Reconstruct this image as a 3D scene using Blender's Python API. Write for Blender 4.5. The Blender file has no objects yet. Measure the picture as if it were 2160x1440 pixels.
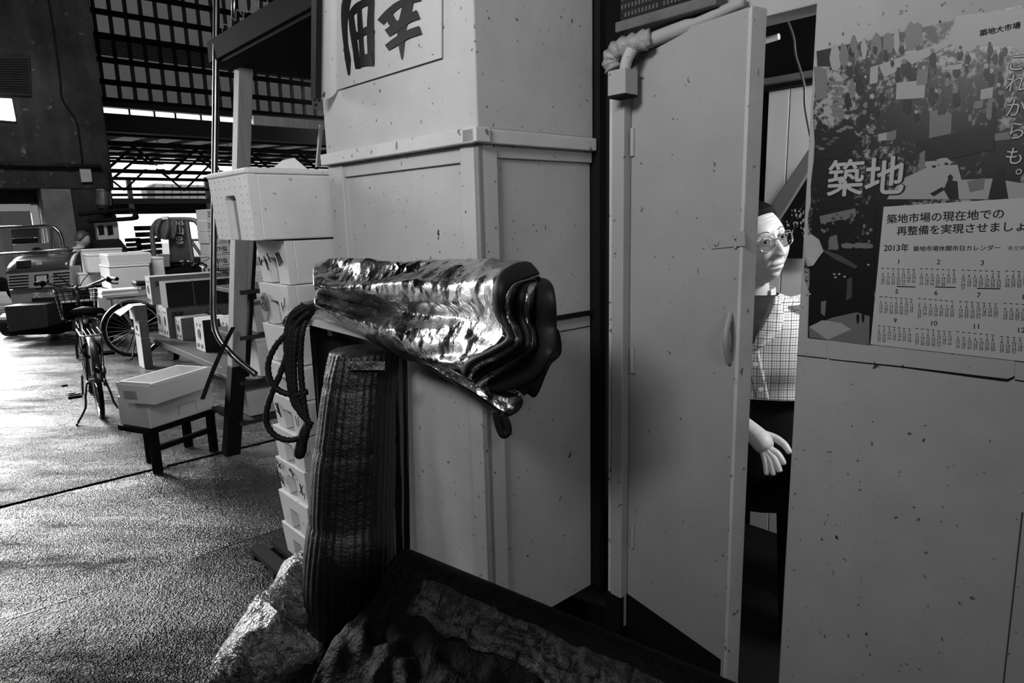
import bpy, bmesh, math, random
import numpy as np
from mathutils import Vector, Matrix, noise as mnoise
random.seed(7); RNG = np.random.RandomState(7)
SC = bpy.context.scene
COL = SC.collection
R = math.radians

# ------------------------------------------------------------------ camera
FPX, PITCH, ROLL, CAMH = 1400.0, R(10.6), R(1.4), 1.5
_c, _s = math.cos(PITCH), math.sin(PITCH)
_r, _u, FWD = np.array([1, 0, 0.]), np.array([0, _s, _c]), np.array([0, _c, -_s])
RIGHT = _r*math.cos(ROLL) - _u*math.sin(ROLL)
UP = _u*math.cos(ROLL) + _r*math.sin(ROLL)
cam_data = bpy.data.cameras.new('camera')
cam_data.sensor_width = 36; cam_data.lens = FPX/2160*36; cam_data.clip_start = .02; cam_data.clip_end = 300
cam = bpy.data.objects.new('camera', cam_data); COL.objects.link(cam)
cam.matrix_world = Matrix(((RIGHT[0], UP[0], -FWD[0], 0), (RIGHT[1], UP[1], -FWD[1], 0), (RIGHT[2], UP[2], -FWD[2], CAMH), (0, 0, 0, 1)))
SC.camera = cam

# ------------------------------------------------------------------ world (overcast daylight outside the hall)
world = bpy.data.worlds.new('overcast_sky'); SC.world = world; world.use_nodes = True
bg = world.node_tree.nodes['Background']; bg.inputs[0].default_value = (1, 1, 1, 1); bg.inputs[1].default_value = 1.2

def area(name, loc, target, size, size_y, power, spread=math.pi):
    l = bpy.data.lights.new(name, 'AREA'); l.shape = 'RECTANGLE'; l.size = size; l.size_y = size_y; l.energy = power
    o = bpy.data.objects.new(name, l); COL.objects.link(o); o.location = loc
    l.spread = spread
    o.rotation_euler = (Vector(target)-Vector(loc)).to_track_quat('-Z', 'Y').to_euler()
    return o
area('aisle_lamp_light', (-1.05, .15, 2.55), (-.30, 2.0, 2.45), .9, .4, 27, R(130))
area('rear_fill_light', (.9, -2.6, 3.0), (.2, 2.0, 1.3), 1.2, .6, 32)  # unseen fill added behind the camera
area('open_side_daylight', (-10.3, 10.0, 3.5), (-6.0, 6.2, -1.0), 5.0, 3.4, 1000, R(66))
area('booth_desk_lamp_light', (1.62, 1.42, 1.95), (.80, 2.0, 1.35), .25, .25, 25)
area('booth_lining_fill_light', (1.5, 2.6, 1.9), (1.05, 2.9, 1.7), .2, .2, 18)  # unseen fill added to brighten the booth lining
area('market_fill_light', (-4.6, 6.2, 4.6), (-6.0, 9.0, .7), 2.0, 1.0, 130)  # unseen fill added to front-light the truck and foam boxes

SC.view_settings.view_transform = 'Standard'; SC.view_settings.look = 'None'
SC.view_settings.exposure = 0.0; SC.view_settings.gamma = 1.0; SC.view_settings.use_curve_mapping = False
SC.cycles.use_denoising = True
SC.cycles.max_bounces = 6; SC.cycles.diffuse_bounces = 3; SC.cycles.glossy_bounces = 3
SC.cycles.sample_clamp_indirect = 4.0

# ------------------------------------------------------------------ measuring helpers (pixel of the photograph -> point in the place)
V = np.array
EYE = V([0, 0, CAMH])
def ray(x, y): return RIGHT*((x-1080)/FPX) + UP*((720-y)/FPX) + FWD
def PY(x, y, Y):
    d = ray(x, y); return EYE + d*(Y/d[1])
def PZ(x, y, z=0.0):
    d = ray(x, y); return EYE + d*((z-CAMH)/d[2])
def HIT(x, y, p0, n):
    d = ray(x, y); return EYE + d*(np.dot(V(p0)-EYE, n)/np.dot(d, n))
A1 = R(42)
D1 = V([-math.sin(A1), math.cos(A1), 0])          # along the booth wall, away to the left
D2 = V([math.cos(A1), math.sin(A1), 0])           # across it, away to the right
ZU = V([0, 0, 1.])
def unit(v): v = V(v, dtype=float); return v/max(1e-9, np.linalg.norm(v))

# ------------------------------------------------------------------ materials
def mat(name, col, rough=.5, metal=0., spec=.5, var=None, bump=None, specks=None, coat=0., emit=0., rvar=None, alpha=None):
    m = bpy.data.materials.new(name); m.use_nodes = True
    nt = m.node_tree; b = nt.nodes['Principled BSDF']
    def lnk(a, bb): nt.links.new(a, bb)
    if isinstance(col, (int, float)): col = (col, col, col)
    b.inputs['Base Color'].default_value = (*col, 1); b.inputs['Roughness'].default_value = rough
    b.inputs['Metallic'].default_value = metal; b.inputs['Specular IOR Level'].default_value = spec
    b.inputs['Coat Weight'].default_value = coat; b.inputs['Coat Roughness'].default_value = .12
    if alpha is not None:
        b.inputs['Transmission Weight'].default_value = alpha; b.inputs['IOR'].default_value = 1.1
    tc = nt.nodes.new('ShaderNodeTexCoord').outputs['Object']
    def noise(scale, detail=5., stretch=None, rough_=.55):
        n = nt.nodes.new('ShaderNodeTexNoise'); n.inputs['Scale'].default_value = scale; n.inputs['Detail'].default_value = detail
        n.inputs['Roughness'].default_value = rough_
        if stretch:
            mp = nt.nodes.new('ShaderNodeMapping'); mp.inputs['Scale'].default_value = stretch; lnk(tc, mp.inputs[0]); lnk(mp.outputs[0], n.inputs['Vector'])
        else: lnk(tc, n.inputs['Vector'])
        return n.outputs['Fac']
    def ramp(f, p0, p1, c0, c1):
        r = nt.nodes.new('ShaderNodeValToRGB'); lnk(f, r.inputs[0]); e = r.color_ramp.elements
        e[0].position, e[1].position = p0, p1; e[0].color = (c0, c0, c0, 1); e[1].color = (c1, c1, c1, 1)
        return r.outputs[0]
    cur = None
    def mul(x):
        nonlocal cur
        mx = nt.nodes.new('ShaderNodeMix'); mx.data_type = 'RGBA'; mx.blend_type = 'MULTIPLY'; mx.inputs[0].default_value = 1
        if cur is None: mx.inputs[6].default_value = (*col, 1)
        else: lnk(cur, mx.inputs[6])
        lnk(x, mx.inputs[7]); cur = mx.outputs[2]
    for v in (var or []):                       # (scale, low multiplier, stretch)
        mul(ramp(noise(v[0], 6, v[2] if len(v) > 2 else None), .3, .7, v[1], 1.0))
    for s in (specks or []):                    # (scale, threshold, dark multiplier)
        mul(ramp(noise(s[0], 3, s[3] if len(s) > 3 else None), s[1], s[1]+.025, 1.0, s[2]))
    if cur is not None: lnk(cur, b.inputs['Base Color'])
    if rvar: lnk(ramp(noise(rvar[0], 4), .35, .65, rvar[1], rvar[2]), b.inputs['Roughness'])
    prev = None
    for bp in (bump or []):                     # (scale, strength, distance, stretch, detail)
        n = nt.nodes.new('ShaderNodeBump'); n.inputs['Strength'].default_value = bp[1]; n.inputs['Distance'].default_value = bp[2]
        lnk(noise(bp[0], bp[4] if len(bp) > 4 else 4, bp[3] if len(bp) > 3 else None), n.inputs['Height'])
        if prev is not None: lnk(prev, n.inputs['Normal'])
        prev = n.outputs[0]
    if prev is not None: lnk(prev, b.inputs['Normal'])
    if emit: b.inputs['Emission Color'].default_value = (1, 1, 1, 1); b.inputs['Emission Strength'].default_value = emit
    return m
M = {}
M['paint'] = mat('chipped_cream_paint', .46, .65, spec=.12, var=[(1.6, .84), (9, .92)], specks=[(60, .685, .25), (21, .73, .10)], bump=[(5, .18, .02), (230, .08, .002)])
M['paint_wall'] = mat('scuffed_wall_paint', .41, .6, spec=.25, var=[(1.3, .82), (8, .88)], specks=[(52, .680, .3), (26, .715, .12)], bump=[(4, .18, .02), (26, .12, .006), (230, .08, .002)])
M['paint_door'] = mat('grey_door_paint', .36, .6, spec=.25, var=[(1.3, .84), (8, .92)], specks=[(46, .70, .3)], bump=[(4, .15, .02), (230, .06, .002)])
M['paint_edge'] = mat('worn_edge_paint', .52, .6, spec=.25, var=[(6, .8)], specks=[(34, .66, .3)])
M['seam'] = mat('dark_joint', .008, .8, spec=.1)
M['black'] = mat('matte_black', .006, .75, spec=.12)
M['black_rubber'] = mat('black_rubber', .008, .55, spec=.2, bump=[(60, .2, .004)])
M['dark'] = mat('sooty_dark', .018, .7, spec=.2, var=[(3, .5)])
M['soot'] = mat('sooty_steel', .010, .8, spec=.15, var=[(5, .5), (18, .6)])
M['dark_metal'] = mat('dark_painted_metal', .026, .5, spec=.3, var=[(7, .4)], bump=[(40, .2, .003)])
M['steel'] = mat('worn_steel', .42, .3, metal=1., var=[(12, .6)])
M['chrome'] = mat('chrome', .7, .15, metal=1.)
M['fender'] = mat('dulled_fender', .22, .35, metal=.8, var=[(14, .4)])
M['wood'] = mat('grey_planed_wood', .36, .6, var=[(6, .75, (8, 8, .6)), (30, .85, (6, 6, .5))], specks=[(25, .74, .5)])
M['wood_dark'] = mat('weathered_dark_wood', .025, .65, var=[(5, .5, (6, 6, .6))], bump=[(30, .3, .004)])
M['concrete'] = mat('stained_concrete', .06, .8, spec=.2, var=[(.8, .25), (5, .6), (1.6, .45, (3, 3, .4))], specks=[(9, .655, 2.6), (22, .68, 2.2)], bump=[(18, .3, .01)])
M['foam'] = mat('white_foam', .72, .6, spec=.3, var=[(3, .88), (14, .93)], specks=[(40, .69, .5)], bump=[(150, .15, .002)])
M['foam_clean'] = mat('clean_white_foam', .86, .6, spec=.3, var=[(4, .93)])
M['foam_dirty'] = mat('stained_white_foam', .55, .65, spec=.3, var=[(5, .75), (20, .85)], specks=[(30, .70, .5)])
M['foam_in'] = mat('foam_dirt_shade', .36, .7, spec=.2)  # darker foam: dirt and recess shade put into one colour
M['card'] = mat('pale_cardboard', .52, .75, spec=.2, var=[(5, .85)], specks=[(30, .74, .6)])
M['card_brown'] = mat('brown_cardboard', .22, .8, spec=.2, var=[(5, .8)])
M['card_dark'] = mat('dark_printed_cardboard', .02, .6, spec=.25, var=[(8, .6)])
M['ink'] = mat('black_ink', .012, .6, spec=.2)
M['ink_grey'] = mat('grey_ink', .12, .6, spec=.2)
M['white'] = mat('white_print', .62, .5, spec=.3)
M['foil'] = mat('creased_silver_foil', .58, .2, metal=1., rvar=(9, .12, .34),
                bump=[(4.5, .5, .05, None, 1), (14, .6, .022, None, 2), (42, .45, .008, None, 3), (120, .15, .002)])
M['net'] = mat('wet_black_mat', .006, .42, spec=.5, var=[(6, .4), (40, .5)], bump=[(34, .4, .01), (120, .5, .005)])
M['net_grey'] = mat('wet_grey_wrap', .15, .36, spec=.75, var=[(5, .35), (28, .4)], specks=[(24, .60, .3)], bump=[(14, .8, .05), (60, .7, .012)])
M['tarp'] = mat('wet_black_tarp', .002, .6, spec=.10, var=[(8, .5)], bump=[(30, .8, .02), (140, .7, .006)])
M['pale_strip'] = mat('coarse_wet_strip', .055, .55, spec=.6, var=[(30, .04), (9, .25), (80, .4)], bump=[(60, .9, .012), (160, .6, .004)])
M['rope'] = mat('black_rope', .007, .6, spec=.25, bump=[(120, .6, .004)])
M['glass_lens'] = mat('clear_lens', .95, .02, alpha=1.0)
M['skin'] = mat('skin', .52, .5, spec=.35, var=[(16, .86), (70, .88)], bump=[(110, .10, .003), (26, .14, .006, (1, 1, 2.4)), (260, .10, .0015)])
M['hair'] = mat('dark_hair', .005, .6, spec=.12, bump=[(160, .8, .004, (6, 1, 1))])
M['trouser'] = mat('black_trousers', .006, .8, spec=.1)
M['undershirt'] = mat('dark_undershirt', .03, .7, spec=.2, var=[(20, .6)])
M['lamp'] = mat('lit_lamp', .9, .5, emit=4.0)
def translucent(name, col):
    m = bpy.data.materials.new(name); m.use_nodes = True; nt = m.node_tree
    nt.nodes.remove(nt.nodes['Principled BSDF'])
    t = nt.nodes.new('ShaderNodeBsdfTranslucent'); t.inputs[0].default_value = (col, col, col, 1)
    nt.links.new(t.outputs[0], nt.nodes['Material Output'].inputs[0]); return m
M['roof_sheet'] = translucent('translucent_roof_sheet', .105)
M['glassy_dark'] = mat('dark_glossy', .01, .12, spec=.5)
def check_mat():
    m = mat('checked_shirt_cotton', .74, .8, spec=.15)
    nt = m.node_tree; b = nt.nodes['Principled BSDF']
    at = nt.nodes.new('ShaderNodeUVMap').outputs[0]
    sep = nt.nodes.new('ShaderNodeSeparateXYZ'); nt.links.new(at, sep.inputs[0])
    def mth(op, a, bv):
        n = nt.nodes.new('ShaderNodeMath'); n.operation = op
        if hasattr(a, 'links'): nt.links.new(a, n.inputs[0])
        else: n.inputs[0].default_value = a
        if hasattr(bv, 'links'): nt.links.new(bv, n.inputs[1])
        else: n.inputs[1].default_value = bv
        return n.outputs[0]
    res = None
    for ax in (0, 1):
        for period, off, width, dark in ((1., 0., .085, .10), (1., .30, .045, .25), (1., .60, .07, .45), (.5, .14, .04, .62)):
            f = mth('FRACT', mth('ADD', mth('DIVIDE', sep.outputs[ax], period), off), 0.)
            inb = mth('LESS_THAN', f, width)
            v = mth('SUBTRACT', 1., mth('MULTIPLY', inb, 1-dark))
            res = v if res is None else mth('MULTIPLY', res, v)
    mx = nt.nodes.new('ShaderNodeMix'); mx.data_type = 'RGBA'
    nt.links.new(res, mx.inputs[0]); mx.inputs[6].default_value = (.015, .015, .015, 1); mx.inputs[7].default_value = (.74, .74, .74, 1)
    nt.links.new(mx.outputs[2], b.inputs['Base Color'])
    return m
M['check'] = check_mat()
def asphalt(name, base, r0, r1, bump, big, s0=.2, s1=1.):
    m = mat(name, base, .3, spec=.62)
    nt = m.node_tree; b = nt.nodes['Principled BSDF']; L = nt.links.new
    tc = nt.nodes.new('ShaderNodeTexCoord').outputs['Object']
    def noise(s, d=4, r=.6):
        n = nt.nodes.new('ShaderNodeTexNoise'); n.inputs['Scale'].default_value = s; n.inputs['Detail'].default_value = d; n.inputs['Roughness'].default_value = r
        L(tc, n.inputs['Vector']); return n.outputs['Fac']
    def ramp(f, p0, p1, c0, c1):
        r = nt.nodes.new('ShaderNodeValToRGB'); L(f, r.inputs[0]); e = r.color_ramp.elements
        e[0].position, e[1].position = p0, p1; e[0].color = (c0,)*3+(1,); e[1].color = (c1,)*3+(1,); return r.outputs[0]
    mp = nt.nodes.new('ShaderNodeMapping'); mp.inputs['Rotation'].default_value = (0, 0, -R(48)); mp.inputs['Scale'].default_value = (.55, 1.7, 1); L(tc, mp.inputs[0])
    big_n = nt.nodes.new('ShaderNodeTexNoise'); big_n.inputs['Scale'].default_value = big; big_n.inputs['Detail'].default_value = 7; big_n.inputs['Roughness'].default_value = .68; L(mp.outputs[0], big_n.inputs['Vector'])
    L(ramp(big_n.outputs['Fac'], .40, .62, r0, r1), b.inputs['Roughness'])
    L(ramp(noise(6, 5), .3, .7, base*.4, base), b.inputs['Base Color'])
    L(ramp(big_n.outputs['Fac'], .38, .60, s0, s1), b.inputs['Specular IOR Level'])
    vor = nt.nodes.new('ShaderNodeTexVoronoi'); vor.inputs['Scale'].default_value = 140; L(tc, vor.inputs['Vector'])
    b1 = nt.nodes.new('ShaderNodeBump'); b1.inputs['Strength'].default_value = bump; b1.inputs['Distance'].default_value = .010; L(vor.outputs['Distance'], b1.inputs['Height'])
    b2 = nt.nodes.new('ShaderNodeBump'); b2.inputs['Strength'].default_value = bump; b2.inputs['Distance'].default_value = .018; L(noise(48, 4), b2.inputs['Height']); L(b1.outputs[0], b2.inputs['Normal'])
    b3 = nt.nodes.new('ShaderNodeBump'); b3.inputs['Strength'].default_value = .4; b3.inputs['Distance'].default_value = .06; L(noise(4.5, 4), b3.inputs['Height']); L(b2.outputs[0], b3.inputs['Normal'])
    L(b3.outputs[0], b.inputs['Normal'])
    return m
M['asphalt'] = asphalt('wet_asphalt', .012, .12, .32, .7, 1.6, .06, 1.)
M['asphalt_far'] = asphalt('wet_asphalt_far', .012, .16, .34, .7, 1.3, .05, .38)
M['asphalt_near'] = asphalt('wet_coarse_asphalt', .010, .18, .34, 1., 1.3, .04, .48)

# ------------------------------------------------------------------ mesh builder
class MB:
    def __init__(s): s.v = []; s.f = []; s.mi = []; s.uv = {}
    def add(s, vs, fs, mi=0):
        o = len(s.v); s.v += [tuple(map(float, p)) for p in vs]
        for f in fs: s.f.append(tuple(i+o for i in f)); s.mi.append(mi)
        return s
    def box(s, o, a, b, c, mi=0):
        o, a, b, c = V(o, dtype=float), V(a, dtype=float), V(b, dtype=float), V(c, dtype=float)
        vs = [o, o+a, o+a+b, o+b, o+c, o+a+c, o+a+b+c, o+b+c]
        fs = [(0, 3, 2, 1), (4, 5, 6, 7), (0, 1, 5, 4), (1, 2, 6, 5), (2, 3, 7, 6), (3, 0, 4, 7)]
        if np.dot(np.cross(a, b), c) < 0: fs = [f[::-1] for f in fs]
        return s.add(vs, fs, mi)
    def cb(s, c, sx, sy, sz, mi=0):
        return s.box(V(c)-V([sx, sy, sz])/2., (sx, 0, 0), (0, sy, 0), (0, 0, sz), mi)
    def tube(s, pts, r, n=10, mi=0, cap=True, closed=False, flat=None):
        P = [V(p, dtype=float) for p in pts]; N = len(P)
        rr = r if hasattr(r, '__len__') else [r]*N
        T = []
        for i in range(N):
            a = P[(i-1) % N] if closed else P[max(0, i-1)]; b = P[(i+1) % N] if closed else P[min(N-1, i+1)]
            T.append(unit(b-a))
        ref = V([0, 0, 1.]) if abs(T[0][2]) < .9 else V([1., 0, 0])
        nrm = unit(np.cross(T[0], ref)); vs = []
        for i in range(N):
            nrm = unit(nrm - T[i]*np.dot(nrm, T[i])); bn = np.cross(T[i], nrm)
            for k in range(n):
                t = 2*math.pi*k/n
                vs.append(P[i] + (nrm*math.cos(t) + bn*math.sin(t)*(flat or 1.))*rr[i])
        fs = []
        for i in range(N if closed else N-1):
            j = (i+1) % N
            for k in range(n):
                k2 = (k+1) % n; fs.append((i*n+k, j*n+k, j*n+k2, i*n+k2))
        if cap and not closed: fs += [tuple(range(n)), tuple(range((N-1)*n, N*n))[::-1]]
        return s.add(vs, fs, mi)
    def cyl(s, a, b, r, n=16, mi=0): return s.tube([a, b], r, n, mi)
    def grid(s, P, mi=0, wrap=False, uvs=None, capends=False):
        rows, cols = len(P), len(P[0]); base = len(s.v)
        vs = [p for row in P for p in row]; fs = []
        for i in range(rows-1):
            for j in range(cols if wrap else cols-1):
                k = (j+1) % cols; fs.append((i*cols+j, i*cols+k, (i+1)*cols+k, (i+1)*cols+j))
        if capends: fs += [tuple(range(cols))[::-1], tuple(range((rows-1)*cols, rows*cols))]
        s.add(vs, fs, mi)
        if uvs is not None:
            for i in range(rows):
                for j in range(cols): s.uv[base+i*cols+j] = uvs[i][j]
        return s
    def prism(s, poly, ext, mi=0):
        n = len(poly); ext = V(ext, dtype=float); P = [V(p, dtype=float) for p in poly]
        vs = P + [p+ext for p in P]
        fs = [tuple(range(n))[::-1], tuple(range(n, 2*n))] + [(i, (i+1) % n, n+(i+1) % n, n+i) for i in range(n)]
        return s.add(vs, fs, mi)
    def torus(s, c, ax, rad, r, n=40, m=10, mi=0, arc=(0, 2*math.pi)):
        ax = unit(ax); u = unit(np.cross(ax, V([0, 0, 1.]) if abs(ax[2]) < .9 else V([1., 0, 0]))); w = np.cross(ax, u)
        full = abs(arc[1]-arc[0]-2*math.pi) < 1e-6
        pts = [V(c) + (u*math.cos(t)+w*math.sin(t))*rad for t in np.linspace(arc[0], arc[1], n, endpoint=not full)]
        return s.tube(pts, r, m, mi, closed=full)
    def ball(s, c, rx, ry, rz, n=16, m=10, mi=0):
        P = []
        for i in range(m+1):
            t = math.pi*(i/m); t = min(max(t, .02), math.pi-.02)
            P.append([V(c)+V([rx*math.sin(t)*math.cos(2*math.pi*k/n), ry*math.sin(t)*math.sin(2*math.pi*k/n), -rz*math.cos(t)]) for k in range(n)])
        return s.grid(P, mi, wrap=True, capends=True)
    def text(s, string, o, ux, uy, size, bold=0., mi=0, align='L', lift=0.):
        vs, fs, w = glyphs(string); ux = V(ux, dtype=float); uy = V(uy, dtype=float); o = V(o, dtype=float)
        off = {'L': 0., 'C': -w/2, 'R': -w}[align]
        nv = np.cross(ux, uy)*.00002
        for k, (bx, by) in enumerate([(0, 0)] + ([(bold*.55, 0), (-bold*.55, 0), (0, bold*.45), (0, -bold*.45)] if bold else [])):
            s.add([o + nv*k + ux*((p[0]+off+bx)*size) + uy*((p[1]+by)*size) for p in vs], fs, mi)
        return s
    def build(s, name, mats, parent=None, smooth=False, bevel=0., solid=0., sub=0, local=False, seg=2, kind=None):
        me = bpy.data.meshes.new(name); me.from_pydata(s.v, [], s.f)
        if not isinstance(mats, (list, tuple)): mats = [mats]
        for m in mats: me.materials.append(M[m] if isinstance(m, str) else m)
        if len(mats) > 1:
            for p, i in zip(me.polygons, s.mi): p.material_index = i
        if s.uv:
            ul = me.uv_layers.new(name='UVMap')
            for l in me.loops: ul.data[l.index].uv = s.uv.get(l.vertex_index, (0, 0))
        if smooth:
            for p in me.polygons: p.use_smooth = True
        me.update()
        bm = bmesh.new(); bm.from_mesh(me)
        if not s.uv: bmesh.ops.recalc_face_normals(bm, faces=bm.faces)
        bm.to_mesh(me); bm.free()
        o = bpy.data.objects.new(name, me); COL.objects.link(o)
        if parent is not None:
            o.parent = parent
            if not local and parent.type == 'EMPTY':
                o.matrix_parent_inverse = Matrix.LocRotScale(parent.location, parent.rotation_euler, None).inverted()
        if bevel:
            b = o.modifiers.new('bevel', 'BEVEL'); b.width = bevel; b.segments = seg; b.limit_method = 'ANGLE'; b.angle_limit = R(40)
        if solid:
            b = o.modifiers.new('solid', 'SOLIDIFY'); b.thickness = solid; b.offset = 0
        if sub:
            b = o.modifiers.new('sub', 'SUBSURF'); b.levels = sub; b.render_levels = sub
        if kind: o['kind'] = kind
        return o
_G = {}
def glyphs(string, bold=0.):
    k = (string, bold)
    if k not in _G:
        c = bpy.data.curves.new('t', 'FONT'); c.body = string; c.resolution_u = 3; c.offset = 0.
        o = bpy.data.objects.new('t', c); COL.objects.link(o); bpy.context.view_layer.update()
        me = bpy.data.meshes.new_from_object(o.evaluated_get(bpy.context.evaluated_depsgraph_get()))
        vs = [tuple(v.co) for v in me.vertices]; fs = [tuple(p.vertices) for p in me.polygons]
        w = max((v[0] for v in vs), default=0.)
        bpy.data.objects.remove(o); bpy.data.curves.remove(c); bpy.data.meshes.remove(me)
        _G[k] = (vs, fs, w)
    return _G[k]

def tag(o, label, cat, group=None, kind=None):
    o['label'] = label; o['category'] = cat
    if group: o['group'] = group
    if kind: o['kind'] = kind
    return o
def thing(name, label, cat, loc=(0, 0, 0), rz=0., group=None):
    e = bpy.data.objects.new(name, None); COL.objects.link(e); e.location = [float(t) for t in loc]; e.rotation_euler = (0, 0, rz)
    e.empty_display_size = .1
    return tag(e, label, cat, group)
def dup(root, loc, rz, label, group=None):
    r = root.copy(); COL.objects.link(r); r.location = [float(t) for t in loc]; r.rotation_euler = (0, 0, rz); r['label'] = label
    if group: r['group'] = group
    for ch in list(root.children):
        c = ch.copy(); COL.objects.link(c); c.parent = r
        for g in list(ch.children):
            d = g.copy(); COL.objects.link(d); d.parent = c
    return r
def struct(o): o['kind'] = 'structure'; return o
def interp(pts, n):
    """Catmull-Rom resample of a polyline to n points."""
    P = V(pts, dtype=float); m = len(P); out = []
    for t in np.linspace(0, m-1, n):
        i = min(int(t), m-2); f = t-i
        p0, p1, p2, p3 = P[max(i-1, 0)], P[i], P[i+1], P[min(i+2, m-1)]
        out.append(.5*((2*p1)+(-p0+p2)*f+(2*p0-5*p1+4*p2-p3)*f*f+(-p0+3*p1-3*p2+p3)*f**3))
    return out
def nz(p, s=1., seed=0.): return mnoise.noise(Vector((p[0]*s+seed, p[1]*s+seed*.7, p[2]*s-seed)))
# ================================================================== SETTING
def ab(a, b, z=0.): return D2*a + D1*b + ZU*z
def slab(name, b0, b1, m, z=0., a0=-26, a1=14):
    # finely outlined slab edge so that the joint wanders a little
    n = 160
    e0 = [ab(a, b0 + .006*nz((a*3, b0, 0), 1.5), z) for a in np.linspace(a0, a1, n)]
    e1 = [ab(a, b1 + .006*nz((a*3, b1, 5), 1.5), z) for a in np.linspace(a0, a1, n)]
    mb = MB(); mb.grid([[p-ZU*.06 for p in e0], e0, e1, [p-ZU*.06 for p in e1]])
    return struct(mb.build(name, m))
slab('floor', -9, 3.068, 'asphalt_near', .008)
slab('floor', 3.088, 4.43, 'asphalt')
slab('floor', 4.475, 24, 'asphalt_far')
struct(MB().box(ab(-26, -9, -.2), D2*40, D1*40, ZU*.15).build('ground', 'black'))
struct(MB().box(ab(-30, 24.02, -.2), D2*60, D1*40, ZU*.2).build('street', mat('pale_street', .5, .7)))

# --- hall: concrete wall at the left with an opening
NW = D1                                            # its plane runs along D2
W0 = PY(150, 475, 10.0)
def WH(x, y): return HIT(x, y, W0, NW)
def wa(p): return float(np.dot(p, D2))
bW = float(np.dot(W0, D1))
aR, aL, aP0 = wa(WH(228, 300)), wa(WH(-75, 300)), wa(WH(96, 470))
zl = WH(60, 398)[2]
mb = MB()
mb.box(ab(aL, bW, zl), D2*(aR-aL), D1*.6, ZU*(9.4-zl))
mb.box(ab(aP0+.30, bW+.02, 0), D2*(aR-aP0-.36), D1*.55, ZU*(zl+.01))
wl = struct(mb.build('wall_left', 'concrete', bevel=.02))
mb = MB(); mb.box(ab(aP0, bW-.03, 0), D2*.36, D1*.5, ZU*zl)
struct(mb.build('pillar', mat('pale_concrete', .16, .8, var=[(2, .6), (7, .7)])))
mb = MB()                                           # frame of the opening and its dark reveal
fx = wa(WH(76, 470)); mb.box(ab(fx, bW+.3, 0), D2*.09, D1*.1, ZU*(WH(70, 432)[2]))
mb.box(ab(aL, bW+.3, WH(40, 444)[2]), D2*(fx-aL), D1*.1, ZU*.1)
struct(mb.build('trim_1', mat('pale_frame', .4, .6)))
mb = MB(); mb.box(ab(aL, bW+.45, WH(40, 428)[2]), D2*(aP0-aL), D1*.1, ZU*(zl-WH(40, 428)[2]+.1)); mb.box(ab(fx+.1, bW+.42, 0), D2*(aP0-fx-.1), D1*.1, ZU*zl)
struct(mb.build('lintel', 'dark'))
# --- roof over the hall and walls out of the frame
struct(MB().box(ab(-24, -9, 9.4), D2*38, D1*(float(np.dot(PY(215, 235, 16), D1))+9.1), ZU*.2).build('roof', 'dark'))
struct(MB().box(ab(-24, -9.2, 0), D2*38, D1*.2, ZU*9.4).build('wall_back', 'dark'))
struct(MB().box(ab(9, -9, 0), D2*.2, D1*26, ZU*9.4).build('wall_right', 'dark'))
mb = MB(); mb.box(ab(-14, -9, 0), D2*.2, D1*30, ZU*9.4); mb.box(ab(-14, bW+6, 2.7), D2*10, D1*.2, ZU*6.7)  # second piece added beyond the opening to keep stray sky light out
struct(mb.build('wall_side', 'dark'))

# --- clerestory of translucent sheets above the far beam
Q0 = PY(215, 235, 16.0); bQ = float(np.dot(Q0, D1)); aQ = float(np.dot(Q0, D2)); zQ = Q0[2]
def QH(x, y): return HIT(x, y, Q0, D1)
zrow = [QH(262, y)[2] for y in (214, 177, 132, 82, 34, -12, -60, -105)]
mb = MB(); aE = aQ+15
mb.grid([[ab(aQ-1.2, bQ+.05, z) + D2*k for k in (0., aE-aQ+1.2)] for z in (zrow[0], 9.4)])
struct(mb.build('wall_clerestory', 'roof_sheet'))
mb = MB(); a = aQ-.6; k = 0
pitch = (wa(QH(300, 190))-wa(QH(268, 190)))
while a < aE:
    mb.box(ab(a, bQ-.02, zrow[0]), D2*pitch*.25, D1*.05, ZU*(9.4-zrow[0])); a += pitch
struct(mb.build('trim_2', mat('rib_grey', .05, .7)))
mb = MB()
for i, z in enumerate(zrow): mb.box(ab(aQ-1.2, bQ-.16, z-.07), D2*(aE-aQ+1.2), D1*.10, ZU*.11)
struct(mb.build('beam', 'black'))
mb = MB()
for z in np.linspace(zrow[2]+.1, zrow[3]-.1, 9): mb.box(ab(aQ-1.2, bQ-.10, z), D2*(aE-aQ+1.2), D1*.05, ZU*.026)
struct(mb.build('trim_3', 'dark'))
# daylight slot below the sheets: a row of lit panes between mullions
mb = MB(); mb.box(ab(aQ-.05, bQ+.02, zQ-.05), D2*(aE-aQ), D1*.02, ZU*.13)
w1 = struct(mb.build('window_1', mat('daylight_pane', .8, .5, emit=1.6)))
mb = MB(); a = aQ+.55
while a < aE: mb.box(ab(a, bQ-.02, zQ-.08), D2*.035, D1*.08, ZU*.2); a += .52+.08*math.sin(a*5)
mb.build('window_frame', 'dark', w1)
mb = MB(); mb.box(ab(aQ-1.2, bQ-.2, zQ+.09), D2*(aE-aQ+1.2), D1*.2, ZU*(zrow[0]-zQ-.14)); mb.box(ab(aQ-1.2, bQ-.25, zQ-.46), D2*(aE-aQ+1.2), D1*.3, ZU*.40)
struct(mb.build('beam', mat('gutter_grey', .022, .7)))
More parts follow.
